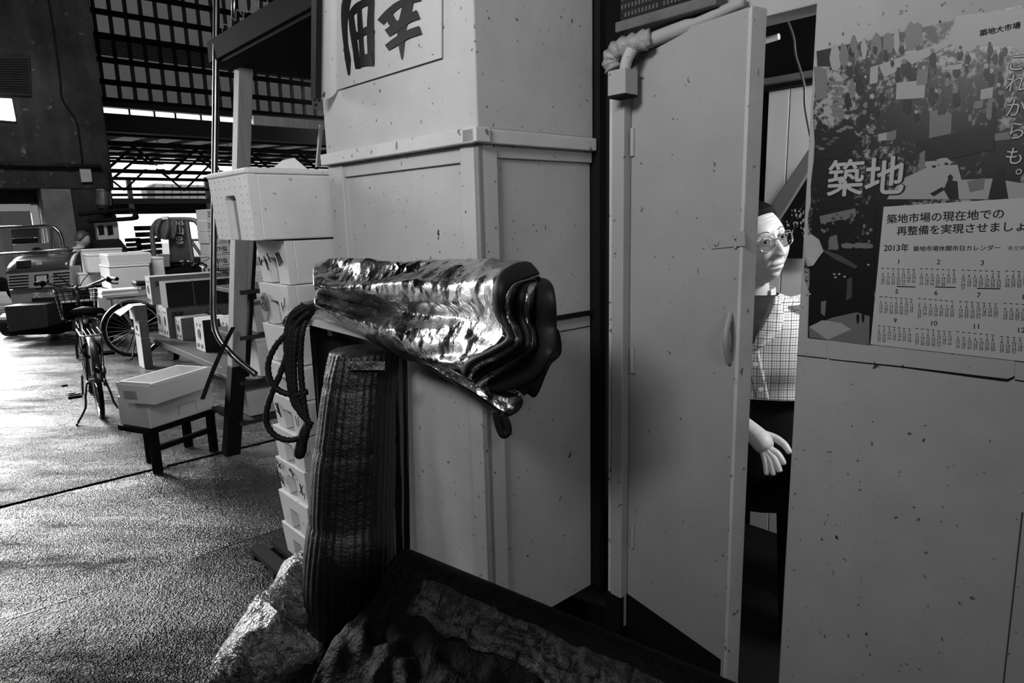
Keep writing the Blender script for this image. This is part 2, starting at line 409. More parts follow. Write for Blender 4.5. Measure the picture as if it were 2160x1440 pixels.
# --- lower roof beyond, with cross ribs
b1, b2 = bQ+.2, bQ+13.5
z1, z2 = QH(240, 268)[2], QH(240, 268)[2]+.55; z1_r, z2_r = z1, z2
def LR(a, t, dz=0.): return ab(a, b1+(b2-b1)*t, z1+(z2-z1)*t+dz)
mb = MB(); mb.grid([[LR(aQ-7, 0), LR(aE+6, 0)], [LR(aQ-7, 1), LR(aE+6, 1)]])
struct(mb.build('roof_sheet', 'roof_sheet'))
mb = MB()
for a in np.arange(aQ-7, aE+6, .95): mb.box(LR(a, 0, -.03), D2*.30, LR(a, 1)-LR(a, 0), ZU*.025)
for t in (.05, .28, .5, .74, .98): mb.box(LR(aQ-7, t, -.12), D2*(aE-aQ+13), D1*.12, ZU*.09)
struct(mb.build('beam', 'black'))
# --- roof trusses: one object each
def truss(t, drop, n, m='black', step=1.6):
    mb = MB(); p = LR(aQ-6, t, -drop); q = LR(aQ-6, t, -.25); L = aE-aQ+10
    mb.box(p, D2*L, D1*.12, ZU*.10); mb.box(q, D2*L, D1*.12, ZU*.10)
    for i in range(n):
        a0 = p + D2*(i*step); a1 = q + D2*((i+.5)*step); a2 = p + D2*((i+1)*step)
        mb.tube([a0+D1*.06, a1+D1*.06], .04, 6); mb.tube([a1+D1*.06, a2+D1*.06], .04, 6)
    return struct(mb.build('beam', m))
truss(.18, .95, 14); truss(.55, 1.05, 14, step=1.9); truss(.97, 1.35, 12, step=2.3)
# opaque end wall bits high above the far opening, black hanging boards
mb = MB(); bF = b2+.4
def FH(x, y): return HIT(x, y, ab(0, bF), D1)
def fbox(mb, x0, x1, y0, y1, dep=.2, off=0.):
    p, q = FH(x0, y1), FH(x1, y1); h = FH(x0, y0)[2]-p[2]
    mb.box(p+D1*off, D2*(wa(q)-wa(p)), D1*dep, ZU*h)
fbox(mb, 226, 720, 428, 452); struct(mb.build('lintel', 'black'))
mb = MB(); fbox(mb, 232, 720, 419, 430, .3, -.4); struct(mb.build('beam', 'wood_dark'))
for y in (398, 411):
    mb = MB(); mb.tube([FH(232, y), FH(720, y-2)], .055, 8); struct(mb.build('trim_4', 'black'))
mb = MB()
for x in (274, 437, 560): fbox(mb, x, x+9, 374, 452, .2, -.2)
struct(mb.build('pillar', mat('far_post', .14, .7)))
# ================================================================== BOOTH
PLAT = .22
C0 = PY(1020, 700, 1.82)*V([1, 1, 0])
H0 = PY(1330, 700, 2.05)*V([1, 1, 0])
def CP(d, w, z): return C0 + D1*d + D2*w + ZU*z
def LF(x, y, off=0.): return HIT(x, y, C0-D2*off, D2)          # left face of the cabinet
def RF(x, y, off=0.): return HIT(x, y, C0-D1*off, D1)          # right face
def WF(x, y, off=0.): return HIT(x, y, H0-D2*off, D2)          # booth wall face
def dd(p): return float(np.dot(p-C0, D1))
def ww(p): return float(np.dot(p-C0, D2))
L = dd(LF(690, 330)); LU = dd(LF(679, 200))
WR = ww(RF(1252, 340)); ZT = LF(1000, 270)[2]; ZTb = LF(1000, 302)[2]
wH = ww(H0)
cab = thing('cabinet', 'tall cream painted cabinet with chipped corners and a brush-lettered sign, left of the open door', 'cabinet', CP(L/2, WR/2, PLAT))
mb = MB(); rec = .016
mb.box(CP(rec, rec, PLAT), D1*(L-rec), D2*(WR-rec), ZU*(ZTb-PLAT+.005))
mb.build('body', 'paint', cab)
mb = MB(); mb.box(CP(0, 0, ZT-.002), D1*LU, D2*WR, ZU*1.7); mb.build('upper_case', 'paint', cab, bevel=.006, seg=3)
mb = MB(); e = .022
mb.box(CP(-e, -e, ZTb), D1*(L+e+.01), D2*.05, ZU*(ZT-ZTb)); mb.box(CP(-e*.6, -e, ZTb-.001), D1*.05, D2*(WR+e), ZU*(ZT-ZTb-.001))
mb.build('ledge', 'paint_edge', cab, bevel=.003)
# posts that frame the recessed panels
dp1 = dd(LF(970, 340)); dp2 = dd(LF(723, 380)); wp = ww(RF(1050, 340))
mb = MB(); mb.box(CP(0, 0, PLAT), D1*dp1, D2*.02, ZU*(ZTb-PLAT)); mb.box(CP(0, 0, PLAT), D1*.02, D2*wp, ZU*(ZTb-PLAT))
mb.build('post', 'paint', cab, bevel=.003)
MB().box(CP(dp2, 0, PLAT), D1*(L-dp2), D2*.03, ZU*(ZTb-PLAT)).build('post', 'paint', cab, bevel=.003)
mb = MB(); mb.box(CP(dp1, .006, ZTb-.045), D1*(dp2-dp1), D2*.01, ZU*.044); mb.box(CP(.006, wp, ZTb-.035), D1*.01, D2*(WR-wp), ZU*.034)
mb.build('panel_head', 'paint', cab, bevel=.002)
zs = RF(1200, 668)[2]
mb = MB(); mb.box(CP(.003, wp+.002, zs-.006), D1*.02, D2*(WR-wp), ZU*.013); mb.box(CP(.0135, wp+.002, zs-.046), D1*.006, D2*(WR-wp), ZU*.002)
mb.box(CP(dp1+.01, .0135, zs-.046), D1*(dp2-dp1-.02), D2*.006, ZU*.002)
mb.build('joint', 'seam', cab)
# recess behind the door jamb, its shade put in as a black panel
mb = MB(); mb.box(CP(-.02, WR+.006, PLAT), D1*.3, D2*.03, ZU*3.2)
struct(mb.build('wall_recess_shade', 'black'))

# --- sign sheet with curling left edge
sg = thing('shop_sign', 'pale sheet sign with two black brush characters, its left edge curling off the cabinet', 'sign', LF(820, 100, .01))
def SGN(x, y, off): return LF(x, y, off)
rows = []
for k, y in enumerate(np.linspace(0, 1, 14)):
    row = []
    for x in np.linspace(932, 712, 16):
        yb = 122 + (932-x)*.308; row.append(SGN(x, yb - y*(yb+260), .006))
    b = row[-1]
    for ang in np.linspace(.08, 1.45, 18):                        # the curl turns out towards the aisle
        rr = .024 + .010*(1-y); row.append(b + D1*rr*math.sin(ang) - D2*rr*1.3*(1-math.cos(ang)) + ZU*(-.03*math.sin(ang)*(1-y)))
    row.append(row[-1] - D2*.028)
    rows.append(row)
MB().grid(rows).build('sheet', 'paint', sg, solid=.004)
mb = MB(); mb.grid([[r[-2]-D1*.006-D2*.01, r[-1]-D1*.006] for r in rows]); mb.grid([[r[-1]-D1*.006, r[-1]+D1*.006-D2*.012] for r in rows])
mb.build('folded_edge', 'black_rubber', sg, solid=.004)
def brush(mb, pts, ws, off=.0075):
    off += .0035
    n = 26; P = interp([(420+x/3.6, y/3.6) for x, y in pts], n); W = np.interp(np.linspace(0, 1, n), np.linspace(0, 1, len(ws)), ws)/3.6/2
    Lp, Rp = [], []
    for i in range(n):
        t = P[min(n-1, i+1)]-P[max(0, i-1)]; t = t/max(1e-6, np.hypot(*t)); nn = V([-t[1], t[0]])
        j = 1+.09*nz((i*.23, pts[0][0]*.1, 0), 1., 4)
        a, b = P[i]+nn*W[i]*j, P[i]-nn*W[i]*j; Lp.append(SGN(a[0], a[1], off)); Rp.append(SGN(b[0], b[1], off))
    mb.grid([Lp, Rp])
mb = MB()
brush(mb, [(1140, -60), (1112, 40), (1102, 180), (1112, 330), (1128, 450), (1136, 570)], [50, 66, 44, 36, 44, 12])
brush(mb, [(1150, 100), (1168, 250), (1190, 400), (1206, 520)], [40, 46, 44, 44], .0078)
brush(mb, [(1132, 128), (1190, 62), (1250, 22), (1322, 0)], [34, 56, 56, 60], .0081)
brush(mb, [(1308, -10), (1300, 160), (1302, 330), (1306, 500)], [40, 50, 52, 44], .0084)
brush(mb, [(1214, 60), (1222, 220), (1236, 420)], [34, 36, 34], .0087)
brush(mb, [(1160, 292), (1230, 250), (1300, 214)], [44, 50, 50], .009)
brush(mb, [(1186, 486), (1240, 462), (1314, 446)], [60, 84, 90], .0093)
brush(mb, [(1376, 170), (1440, 96), (1530, 26), (1680, -20)], [60, 56, 50, 50], .0078)
brush(mb, [(1600, -60), (1572, 90), (1540, 200), (1534, 300), (1540, 450)], [80, 76, 70, 58, 8], .0081)
brush(mb, [(1430, 100), (1462, 160), (1500, 214)], [60, 66, 50], .0084)
brush(mb, [(1426, 252), (1500, 200), (1590, 140), (1664, 108)], [66, 66, 60, 76], .0087)
brush(mb, [(1424, 362), (1500, 310), (1580, 262), (1680, 226)], [52, 60, 62, 66], .009)
mb.build('lettering', mat('sign_paint', .012, .5, spec=.2, var=[(30, .5)]), sg)

# --- plinth under the booth, wall, door frame
WT = .09
pW = WF(1694, 500); tW = float(np.dot(pW-H0, -D1))                # start of the right-hand wall along -D1
def WP(t, w, z): return H0 - D1*t + D2*w + ZU*z                   # along the wall to the right, into the booth, up
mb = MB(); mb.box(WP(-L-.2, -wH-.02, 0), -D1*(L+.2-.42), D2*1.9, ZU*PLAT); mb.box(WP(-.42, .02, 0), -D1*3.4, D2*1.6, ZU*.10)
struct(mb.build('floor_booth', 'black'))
mb = MB(); mb.box(WP(tW, 0, 0), -D1*3.0, D2*WT, ZU*3.2)
wr = struct(mb.build('wall_booth', 'paint_wall', bevel=.004))
# shallow raised sill panel and joints on the wall
mb = MB()
pts = [WF(x, y, .0) for x, y in ((1746, 706), (1746, 748), (1752, 757), (1900, 772), (2126, 799), (2138, 794), (2141, 780), (2141, 745))]
mb.prism(pts, -D2*.0022); mb.build('sill_panel', 'paint_wall', wr, bevel=.0012)
mb = MB()
def strip(mb, pix, w, off, mi=0):
    for (x0, y0), (x1, y1) in zip(pix[:-1], pix[1:]):
        a, b = WF(x0, y0, off), WF(x1, y1, off); mb.box(a-ZU*w/2, b-a, ZU*w, -D2*.001, mi)
strip(mb, [(1750, 756), (1900, 772), (2040, 791), (2126, 802), (2140, 795)], .005, .001); strip(mb, [(1681, 749), (1746, 756)], .0022, .0005); strip(mb, [(2141, 801), (2200, 810)], .0022, .0005)
mb.build('joint', 'seam', wr)
mb = MB(); a, b = WF(2158, 1080, .001), WF(2118, 1440, .001)
mb.box(a, D1*.0015, b-a, -D2*.001); mb.build('joint', 'seam', wr)
# header over the doorway with vent grille
zh = WF(1660, 24)[2]; zh0 = zh
mb = MB(); mb.box(WP(-.02, .0, zh0), -D1*(tW+.03), D2*WT, ZU*.9); struct(mb.build('lintel', 'paint_wall', bevel=.003))
zg = WF(1400, 50)[2]
vg = thing('vent_grille', 'dark slotted vent grille above the door head', 'grille', WF(1410, 20, .03))
a, b = WF(1318, 60, .02), WF(1530, 10, .02); du = b-a; du[2] = 0; zl0 = WF(1330, 48, .02)[2]
mb = MB(); o = V([a[0], a[1], zl0]); mb.box(o, du, -D2*.02, ZU*.4); mb.build('plate', 'dark', vg)
mb = MB()
for r in range(5):
    for c in range(26):
        if (c*7+r*3) % 11 == 0: continue
        mb.box(o+du*((c+.4)/27.)-D2*.0205+ZU*(.012+r*.022), du*(.55/27), -D2*.002, ZU*.012)
mb.build('slats', mat('grille_slot', .06, .6), vg)
mb = MB(); mb.box(o-D1*0-ZU*.03, du, -D2*.045, ZU*.028); struct(mb.build('trim_5', mat('sooty_paint', .12, .6, var=[(9, .5)]), bevel=.003))
# --- door
DB = PZ(1323, 1254, .235); FB = PZ(1512, 1388, .235)
DV = FB-DB; DV[2] = 0; DWI = float(np.linalg.norm(DV)); DU = DV/DWI; DWI += .027; DN = V([-DU[1], DU[0], 0]);
if np.dot(DN, V([1, 0, 0])) < 0: DN = -DN                          # into the booth
def DP(u, n, z): return V([DB[0], DB[1], 0]) + DU*u + DN*n + ZU*z
def DF(x, y, off=0.): return HIT(x, y, V([DB[0], DB[1], 0])-DN*off, DN)
def du_(p): return float(np.dot(p-V([DB[0], DB[1], 0]), DU))
ztop = DF(1338, 97)[2]; TH = .042
mb = MB(); mb.box(DP(0, 0, .12), DU*(DWI-.004), DN*TH, ZU*(ztop-.12))
door = struct(mb.build('door_1', 'paint_door', bevel=.003))
mb = MB(); mb.box(DP(DWI-.003, -.002, .12), DU*.012, DN*(TH+.012), ZU*(ztop-.12)); mb.build('edge_board', 'paint_edge', door, bevel=.002)
mb = MB(); mb.box(DP(.0, -.004, .115), DU*(DWI-.012), DN*.01, ZU*.125); mb.build('door_foot_shadow', 'black', door)  # black strip painted in for the shadow along the door foot
mb = MB()
c = DF(1336, 300)
for y in (300, 760, 1130):
    p = DF(1334, y, .004); mb.tube([p-ZU*.04, p+ZU*.04], .007, 8)
mb.build('hinge', 'paint_door', door)
# hasp: strap with rounded end, staple plate
mb = MB()
pts = [DF(x, y, .0) for x, y in ((1493, 510), (1499, 497), (1512, 496), (1552, 492), (1553, 520), (1503, 525))]
mb.prism(pts, -DN*.004); q = DF(1511, 511, .004); mb.cyl(q, q-DN*.004, .010, 14)
mb.build('hasp', 'paint_door', door, bevel=.0012)
mb = MB(); pts = [DF(x, y) for x, y in ((1556, 489), (1570, 487), (1574, 495), (1574, 519), (1556, 520))]; mb.prism(pts, -DN*.006)
for y in (497, 517): q = DF(1551, y, .005); mb.tube([q-ZU*.008, q+ZU*.008], .004, 8)
mb.build('staple', 'paint_door', door, bevel=.001)
mb = MB()
P = [DF(1540, 664, .004), DF(1536, 680, .02), DF(1532, 700, .034), DF(1531, 722, .034), DF(1534, 744, .02), DF(1537, 762, .004)]
mb.tube(interp(P, 18), .008, 10, flat=1.5)
mb.prism([DF(x, y) for x, y in ((1534, 656), (1546, 658), (1545, 680), (1534, 678))], -DN*.004); mb.prism([DF(x, y) for x, y in ((1532, 742), (1544, 742), (1544, 768), (1532, 766))], -DN*.004)
mb.build('handle', 'paint_door', door, smooth=False)
# door jamb
mb = MB(); tj = .012
tJ = float(np.dot(WF(1290, 600, .035)-H0, -D1)); mb.box(WP(tJ, -.035, .12), -D1*(-tJ-.004), D2*.12, ZU*(ztop-.14)); struct(mb.build('doorframe', 'paint_door', bevel=.003))
mb = MB(); mb.box(WP(tJ-.017, -.028, .12), -D1*.016, D2*.1, ZU*(ztop-.25)); struct(mb.build('doorframe', 'paint_edge', bevel=.002))
mb = MB(); mb.box(WP(tJ-.018, -.04, .10), -D1*(-tJ+.015), D2*.02, ZU*.135); struct(mb.build('jamb_foot_shadow', 'black'))  # the same painted shadow carried across the jamb foot
# head of the frame: a bar wrapped in pale tape that runs on above the door
hp = [WF(1330, 102, .035), WF(1400, 74, .035), WF(1480, 44, .035), WF(1570, 2, .03)]
mb = MB(); mb.tube(interp(hp, 14), [.020]*8+[.014]*6, 8); struct(mb.build('trim_6', 'paint_door', smooth=True))
# small steel box on the jamb and wrapped pipe elbow above it
jb = thing('junction_box', 'small painted junction box on the jamb above the door hinge side', 'box', WF(1300, 175, .06))
p, q = WF(1281, 205, .10), WF(1318, 203, .10); h = WF(1281, 150, .10)[2]-p[2]
mb = MB(); vv = q-p; vv[2] = 0; mb.box(p, vv, D2*.06, ZU*h); mb.build('case', 'paint_door', jb, bevel=.004)
mb = MB(); mb.box(p+ZU*(-.004)-D2*.004, vv*1.02, D2*.06, ZU*.006); mb.build('lip', 'seam', jb)
pe = thing('pipe_elbow', 'tape-wrapped pipe elbow at the corner of the door head', 'pipe', WF(1305, 130, .05))
mb = MB(); mb.tube(interp([WF(1296, 148, .07), WF(1290, 125, .075), WF(1304, 104, .075), WF(1336, 92, .07), WF(1372, 80, .06)], 22), [.026+.004*math.sin(i*2.1) for i in range(22)], 12)
mb.build('pipe', mat('taped_pipe', .35, .5, var=[(25, .35)], bump=[(60, .6, .008)]), pe, smooth=True)
mb = MB(); mb.tube(interp([WF(1318, 150, .075), WF(1322, 128, .08), WF(1334, 102, .08)], 12), [.016]*12, 10); mb.build('sleeve', 'paint', pe, smooth=True)

# --- inside of the booth
BW = 1.02                                                          # depth to the lining at the back
def BF(x, y, off=0.): return HIT(x, y, H0+D2*(BW-off), D2)
zt = BF(1660, 172)[2]
mb = MB(); t0 = float(np.dot(BF(1617, 300)-H0, -D1)); t1 = float(np.dot(BF(1662, 300)-H0, -D1))
mb.box(WP(t0, BW, .1), -D1*(t1-t0-.004), D2*.02, ZU*(zt-.1)); mb.box(WP(t1, BW, .1), -D1*1.2, D2*.02, ZU*(zt-.1))
struct(mb.build('wall_lining', mat('cream_board', .62, .5, var=[(3, .9)], specks=[(12, .74, .6)]), bevel=.002))
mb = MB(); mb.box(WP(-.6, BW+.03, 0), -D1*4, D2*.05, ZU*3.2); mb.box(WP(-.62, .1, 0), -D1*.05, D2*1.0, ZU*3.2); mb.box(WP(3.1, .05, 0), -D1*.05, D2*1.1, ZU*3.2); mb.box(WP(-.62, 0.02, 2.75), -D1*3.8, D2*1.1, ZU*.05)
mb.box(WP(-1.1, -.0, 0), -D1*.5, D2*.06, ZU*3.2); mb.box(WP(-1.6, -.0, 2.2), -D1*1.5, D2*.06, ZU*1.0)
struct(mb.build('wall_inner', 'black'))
mb = MB(); p, q = BF(1618, 178, .09), BF(1712, 157, .09); v = q-p; v[2] = 0
mb.box(WP(-.3, BW-.10, p[2]), -D1*1.6, D2*.1, ZU*.022); struct(mb.build('trim_7', mat('shelf_edge', .12, .6)))
MB().box(WP(-.3, BW-.06, zt-.03), -D1*1.6, D2*.055, ZU*(p[2]-zt+.03)).build('trim_8', 'black')['kind'] = 'structure'
lt = thing('ceiling_lamp', 'thin unlit tube fixture up in the dark of the booth', 'lamp', BF(1625, 80, .3))
mb = MB(); mb.tube([BF(1590, 93, .35), BF(1643, 77, .35)], .011, 8); mb.build('tube', 'white', lt)
cb = thing('hanging_cable', 'loose cable hanging inside the doorway above the seated man', 'cable', BF(1680, 100, .7))
mb = MB(); mb.tube(interp([BF(1650, 20, .7), BF(1662, 46, .7), BF(1674, 80, .7), BF(1678, 115, .7), BF(1690, 155, .7), BF(1697, 185, .7), BF(1699, 230, .7), BF(1712, 300, .7)], 40), .004, 8)
mb.build('cord', mat('cable_sheath', .05, .4), cb, smooth=True)
pl = thing('plank', 'grey board leaning diagonally against the lining behind the seated man', 'board', BF(1660, 400, .12))
mb = MB(); pts = [BF(x, y, .12) for x, y in ((1716, 298), (1712, 352), (1654, 446), (1600, 520), (1600, 470), (1632, 424))]
mb.prism(pts, D2*.02); mb.build('board', mat('grey_board', .13, .6), pl, bevel=.003)
cl = thing('wall_poster', 'dark glossy picture sheet on the lining behind the plank', 'poster', BF(1680, 460, .05))
mb = MB(); pts = [BF(x, y, .05) for x, y in ((1692, 385), (1740, 330), (1740, 545), (1655, 545), (1655, 440))]; mb.prism(pts, D2*.004); mb.build('sheet', 'glassy_dark', cl)
mb = MB()
for i in range(70):
    x, y = RNG.uniform(1658, 1730), RNG.uniform(440, 500); s = RNG.uniform(1, 4)
    if y > 400 and x-1655 > (470-y)*.5: mb.prism([BF(x, y, .052), BF(x+s, y, .052), BF(x+s, y+s*1.8, .052), BF(x, y+s*1.8, .052)], -D2*.0005)
mb.build('print', mat('picture_highlights', .35, .5), cl)
# --- poster and calendar on the wall to the right of the door
po = thing('market_poster', 'large market photo poster with a 2013 calendar sheet on the wall beside the doorway', 'poster', WF(1950, 400, .003))
TL, TR, BR, BL = (1722, 108), (2300, -22), (2300, 775), (1703, 712)
def PB(u, v):                                                        # poster fractions -> pixel of the photograph
    x = (1-v)*((1-u)*TL[0]+u*TR[0]) + v*((1-u)*BL[0]+u*BR[0]); y = (1-v)*((1-u)*TL[1]+u*TR[1]) + v*((1-u)*BL[1]+u*BR[1]); return x, y
mb = MB(); rows = []
for v in np.linspace(0, 1, 20):
    row = []
    for u in np.linspace(0, 1, 24):
        x, y = PB(u, v)
        if u == 0: x += 3*math.sin(v*23)+(-9 if .55 < v < .8 else 0)+ (4 if v > .9 else 0)
        row.append(WF(x, y, .0030+.0004*math.sin(u*9+v*5)*math.sin(v*11)))
    rows.append(row)
mb.grid(rows)
pm = mat('poster_photo', .20, .35, spec=.4)
def photo_nodes(m):
    nt = m.node_tree; b = nt.nodes['Principled BSDF']; L_ = nt.links.new
    tc = nt.nodes.new('ShaderNodeTexCoord').outputs['Object']
    def ns(s, st=None):
        n = nt.nodes.new('ShaderNodeTexNoise'); n.inputs['Scale'].default_value = s; n.inputs['Detail'].default_value = 4; n.inputs['Roughness'].default_value = .6
        if st:
            mp = nt.nodes.new('ShaderNodeMapping'); mp.inputs['Scale'].default_value = st; L_(tc, mp.inputs[0]); L_(mp.outputs[0], n.inputs['Vector'])
        else: L_(tc, n.inputs['Vector'])
        return n.outputs['Fac']
    vo = nt.nodes.new('ShaderNodeTexVoronoi'); vo.inputs['Scale'].default_value = 62; L_(tc, vo.inputs['Vector'])
    fine = ns(70); fine.node.inputs['Detail'].default_value = 9; fine.node.inputs['Roughness'].default_value = .68
    mx = nt.nodes.new('ShaderNodeMath'); mx.operation = 'MULTIPLY'; L_(fine, mx.inputs[0]); L_(ns(7, (1, 1, .7)), mx.inputs[1])
    r = nt.nodes.new('ShaderNodeValToRGB'); L_(mx.outputs[0], r.inputs[0]); e = r.color_ramp.elements
    e[0].position = .235; e[1].position = .30; e[0].color = (.008, .008, .008, 1); e[1].color = (.28, .28, .28, 1)
    L_(r.outputs[0], b.inputs['Base Color'])
photo_nodes(pm)
mb.build('sheet', pm, po, smooth=True)
greys = [.004, .012, .05, .13, .28]
def patch(mb, pix, off, mi=0): mb.prism([WF(x, y, off) for x, y in pix], -D2*.00006, mi)
def blob(cx, cy, rx, ry, n=12, j=.18):
    return [(cx+rx*math.cos(t)*(1+j*RNG.uniform(-1, 1)), cy+ry*math.sin(t)*(1+j*RNG.uniform(-1, 1))) for t in np.linspace(0, 2*math.pi, n, endpoint=False)]
mb = MB()
OFF = [.0036]
def pp(pix, g):
    OFF[0] += .000002; patch(mb, pix, OFF[0], g)
q = lambda X, Y: (1690+X/3.428, Y/3.428)
pp([q(*t) for t in ((1120, 115), (1640, 55), (1640, 420), (1520, 330), (1300, 330), (1180, 400), (1060, 300))], 4)            # bright hall end
pp([q(*t) for t in ((110, 370), (340, 320), (330, 480), (190, 480), (120, 480))], 0)
for i in range(9): pp(blob(*q(230+i*78+RNG.uniform(-15, 15), 420-i*22), 6+RNG.uniform(0, 6), 22+RNG.uniform(0, 14)), 3 if i % 3 else 4)
pp([q(*t) for t in ((560, 470), (1060, 290), (1080, 320), (900, 420), (600, 560))], 4)
for i in range(70):                                                  # people of the crowd: dark bodies with pale caps
    X, Y = RNG.uniform(200, 1480), RNG.uniform(360, 900); s = RNG.uniform(.6, 1.4)*(.6+Y/900)
    cx, cy = q(X, Y); g = 0 if RNG.rand() < .62 else RNG.choice([1, 2, 3])
    pp(blob(cx, cy, 5*s, 10*s), g); pp(blob(cx+RNG.uniform(-2, 2), cy-11*s, 3.2*s, 3.6*s), RNG.choice([0, 3, 4]))
for X, Y, w, h in ((690, 590, 210, 130), (500, 480, 60, 130), (840, 500, 80, 120), (560, 960, 110, 60), (960, 830, 130, 190), (1060, 470, 110, 40), (1250, 730, 70, 60), (1300, 640, 90, 80), (1390, 960, 130, 60), (930, 800, 60, 220), (620, 950, 70, 70)):
    pp([q(X, Y+8), q(X+w, Y-12), q(X+w-8, Y+h-12), q(X-6, Y+h)], RNG.choice([3, 4]))
pp([q(*t) for t in ((90, 480), (185, 500), (185, 700), (105, 730))], 3)
for i in range(7): pp(blob(*q(265, 600+i*38), 14, 4), 3)
pp([q(*t) for t in ((820, 1020), (1400, 900), (1400, 1080), (1080, 1150), (860, 1180))], 0)
pp([q(*t) for t in ((100, 990), (330, 880), (420, 1000), (300, 1140), (90, 1160))], 0)
for i in range(10): pp(blob(*q(120+i*26, 1060-i*16+RNG.uniform(-30, 30)), 7, 3), RNG.choice([2, 3]))
pp([q(*t) for t in ((740, 1290), (930, 1200), (1130, 1190), (1160, 1300), (1380, 1290), (1640, 1330), (1640, 1440), (620, 1440), (650, 1390))], 4)
for X, Y in ((940, 1190), (1030, 1170)): pp(blob(*q(X, Y), 16, 9), 4); pp(blob(*q(X+20, Y+14), 5, 3), 0)
pp([q(*t) for t in ((855, 1110), (895, 1085), (895, 1220), (855, 1230))], 3)
pp([q(*t) for t in ((1060, 1300), (1130, 1310), (1140, 1440), (1070, 1440), (1030, 1370))], 0); pp(blob(*q(1078, 1286), 6, 7), 0)
pp([q(*t) for t in ((1390, 1270), (1470, 1270), (1500, 1440), (1350, 1440))], 0); pp(blob(*q(1440, 1252), 8, 9), 0)
pp([q(*t) for t in ((930, 1400), (1020, 1350), (1040, 1370), (960, 1420))], 0)
pp([q(*t) for t in ((1200, 1310), (1330, 1285), (1320, 1370), (1220, 1390))], 3)
q2 = lambda X, Y: (1690+X/3.6, 400+Y/3.6)                             # lower left pictures
pp([q2(*t) for t in ((85, 155), (560, 125), (560, 450), (70, 455))], 0)
pp([q2(*t) for t in ((140, 200), (410, 140), (415, 210), (260, 235), (150, 260))], 3)
for i in range(46): pp(blob(*q2(RNG.uniform(150, 540), RNG.uniform(170, 400)), RNG.uniform(2, 4), RNG.uniform(2, 5), 8), RNG.choice([0, 1, 2, 3]))
pp([q2(*t) for t in ((215, 360), (270, 340), (285, 450), (205, 455))], 3)
for X in (350, 440, 500): pp(blob(*q2(X, 425), 14, 6), 3)
pp([q2(*t) for t in ((70, 460), (560, 455), (545, 1180), (50, 1120))], 0)
pp([q2(*t) for t in ((110, 430), (300, 500), (430, 580), (410, 600), (260, 530))], 2)
pp([q2(*t) for t in ((60, 1040), (240, 970), (420, 930), (520, 960), (515, 1180), (60, 1120))], 3)
pp([q2(*t) for t in ((60, 1040), (160, 990), (300, 1010), (380, 1060), (200, 1140))], 4)
for X, Y, w, h in ((110, 900, 18, 60), (200, 930, 12, 30), (250, 925, 12, 30), (430, 980, 10, 30), (470, 960, 8, 40)): pp(blob(*q2(X, Y), w/3.6*1.2, h/3.6*1.4), 0)
pp([q2(*t) for t in ((350, 680), (385, 660), (385, 820), (340, 840))], 2); pp([q2(*t) for t in ((150, 850), (190, 840), (180, 960), (150, 940))], 3)
for X, Y in ((250, 640), (290, 640), (330, 660), (260, 665), (65, 790), (510, 570)): pp(blob(*q2(X, Y), 3, 2), 4)
mb.build('print', [mat('print_%s' % n, g, .4, spec=.35) for n, g in zip(('black', 'charcoal', 'grey', 'pale', 'white'), greys)], po)
# lettering of the picture part
def tframe(x0, y0, x1, y1, off):
    a, b = WF(x0, y0, off), WF(x1, y1, off); ux = unit(b-a); uy = np.cross(-D2, ux)*1.
    if uy[2] < 0: uy = -uy
    return a, ux, unit(uy), float(np.linalg.norm(b-a))
def line(mb, s, x0, y0, x1, y1, off, bold=.0, mi=0, sy=1.):
    a, ux, uy, w = tframe(x0, y0, x1, y1, off); gw = glyphs(s, bold)[2]
    mb.text(s, a, ux, uy*sy, w/gw, bold, mi)
ma = MB(); line(ma, '築地', 1742, 408, 1906, 403, .00445, .075, sy=1.05); ma.build('headline_shadow', 'ink', po)
ma = MB(); line(ma, '築地', 1742, 408, 1904, 402, .00465, .03, sy=1.05); ma.build('headline', mat('headline_white', .36, .5), po)
ma = MB()
mk = MB()
for s, x, y in (('こ', 2120, 148), ('れ', 2117, 192), ('か', 2117, 244), ('ら', 2120, 292), ('も', 2116, 345), ('。', 2140, 366)):
    a, ux, uy, w = tframe(x, y, x+44, y-2, .00445); mk.text(s, a, ux, uy*1.1, w, .07); 
    a, ux, uy, w = tframe(x, y, x+44, y-2, .00465); ma.text(s, a, ux, uy*1.1, w, .012)
mk.build('slogan_shadow', 'ink', po)
ma.build('slogan', mat('slogan_white', .36, .5), po)
mi_ = MB(); line(mi_, '築地大市場', 2066, 76, 2152, 58, .0045, .04); mi_.build('hall_sign', 'ink', po)
# calendar sheet
mb = MB(); patch(mb, [(1864, 436), (2300, 408), (2300, 778), (1836, 726)], .0050); mb.build('calendar_sheet', mat('calendar_paper', .42, .5, spec=.3, var=[(4, .9)], specks=[(24, .76, .5)]), po)
mt = MB(); O2 = .0053
line(mt, '築地市場の現在地での', 1870, 470, 2117, 459, O2, .03); line(mt, '再整備を実現させましょう', 1891, 495, 2190, 484, O2, .03)
line(mt, '2013年', 1864, 529, 1916, 529, O2, .03, sy=1.1); line(mt, '築地市場休開市日カレンダー', 1926, 529, 2110, 527, O2, .03, sy=1.0)
line(mt, '赤文字', 2125, 527, 2161, 527, O2, .0)
import calendar as _cal
_cal.setfirstweekday(6)
months = {1: (1862, 571, 1927), 2: (1943, 572, 2012), 3: (2031, 575, 2106), 4: (2124, 577, 2200), 5: (1858, 631, 1922), 6: (1939, 635, 2008), 7: (2026, 641, 2100), 8: (2120, 645, 2196), 9: (1854, 692, 1918), 10: (1934, 698, 2003), 11: (2020, 705, 2094), 12: (2113, 715, 2190)}
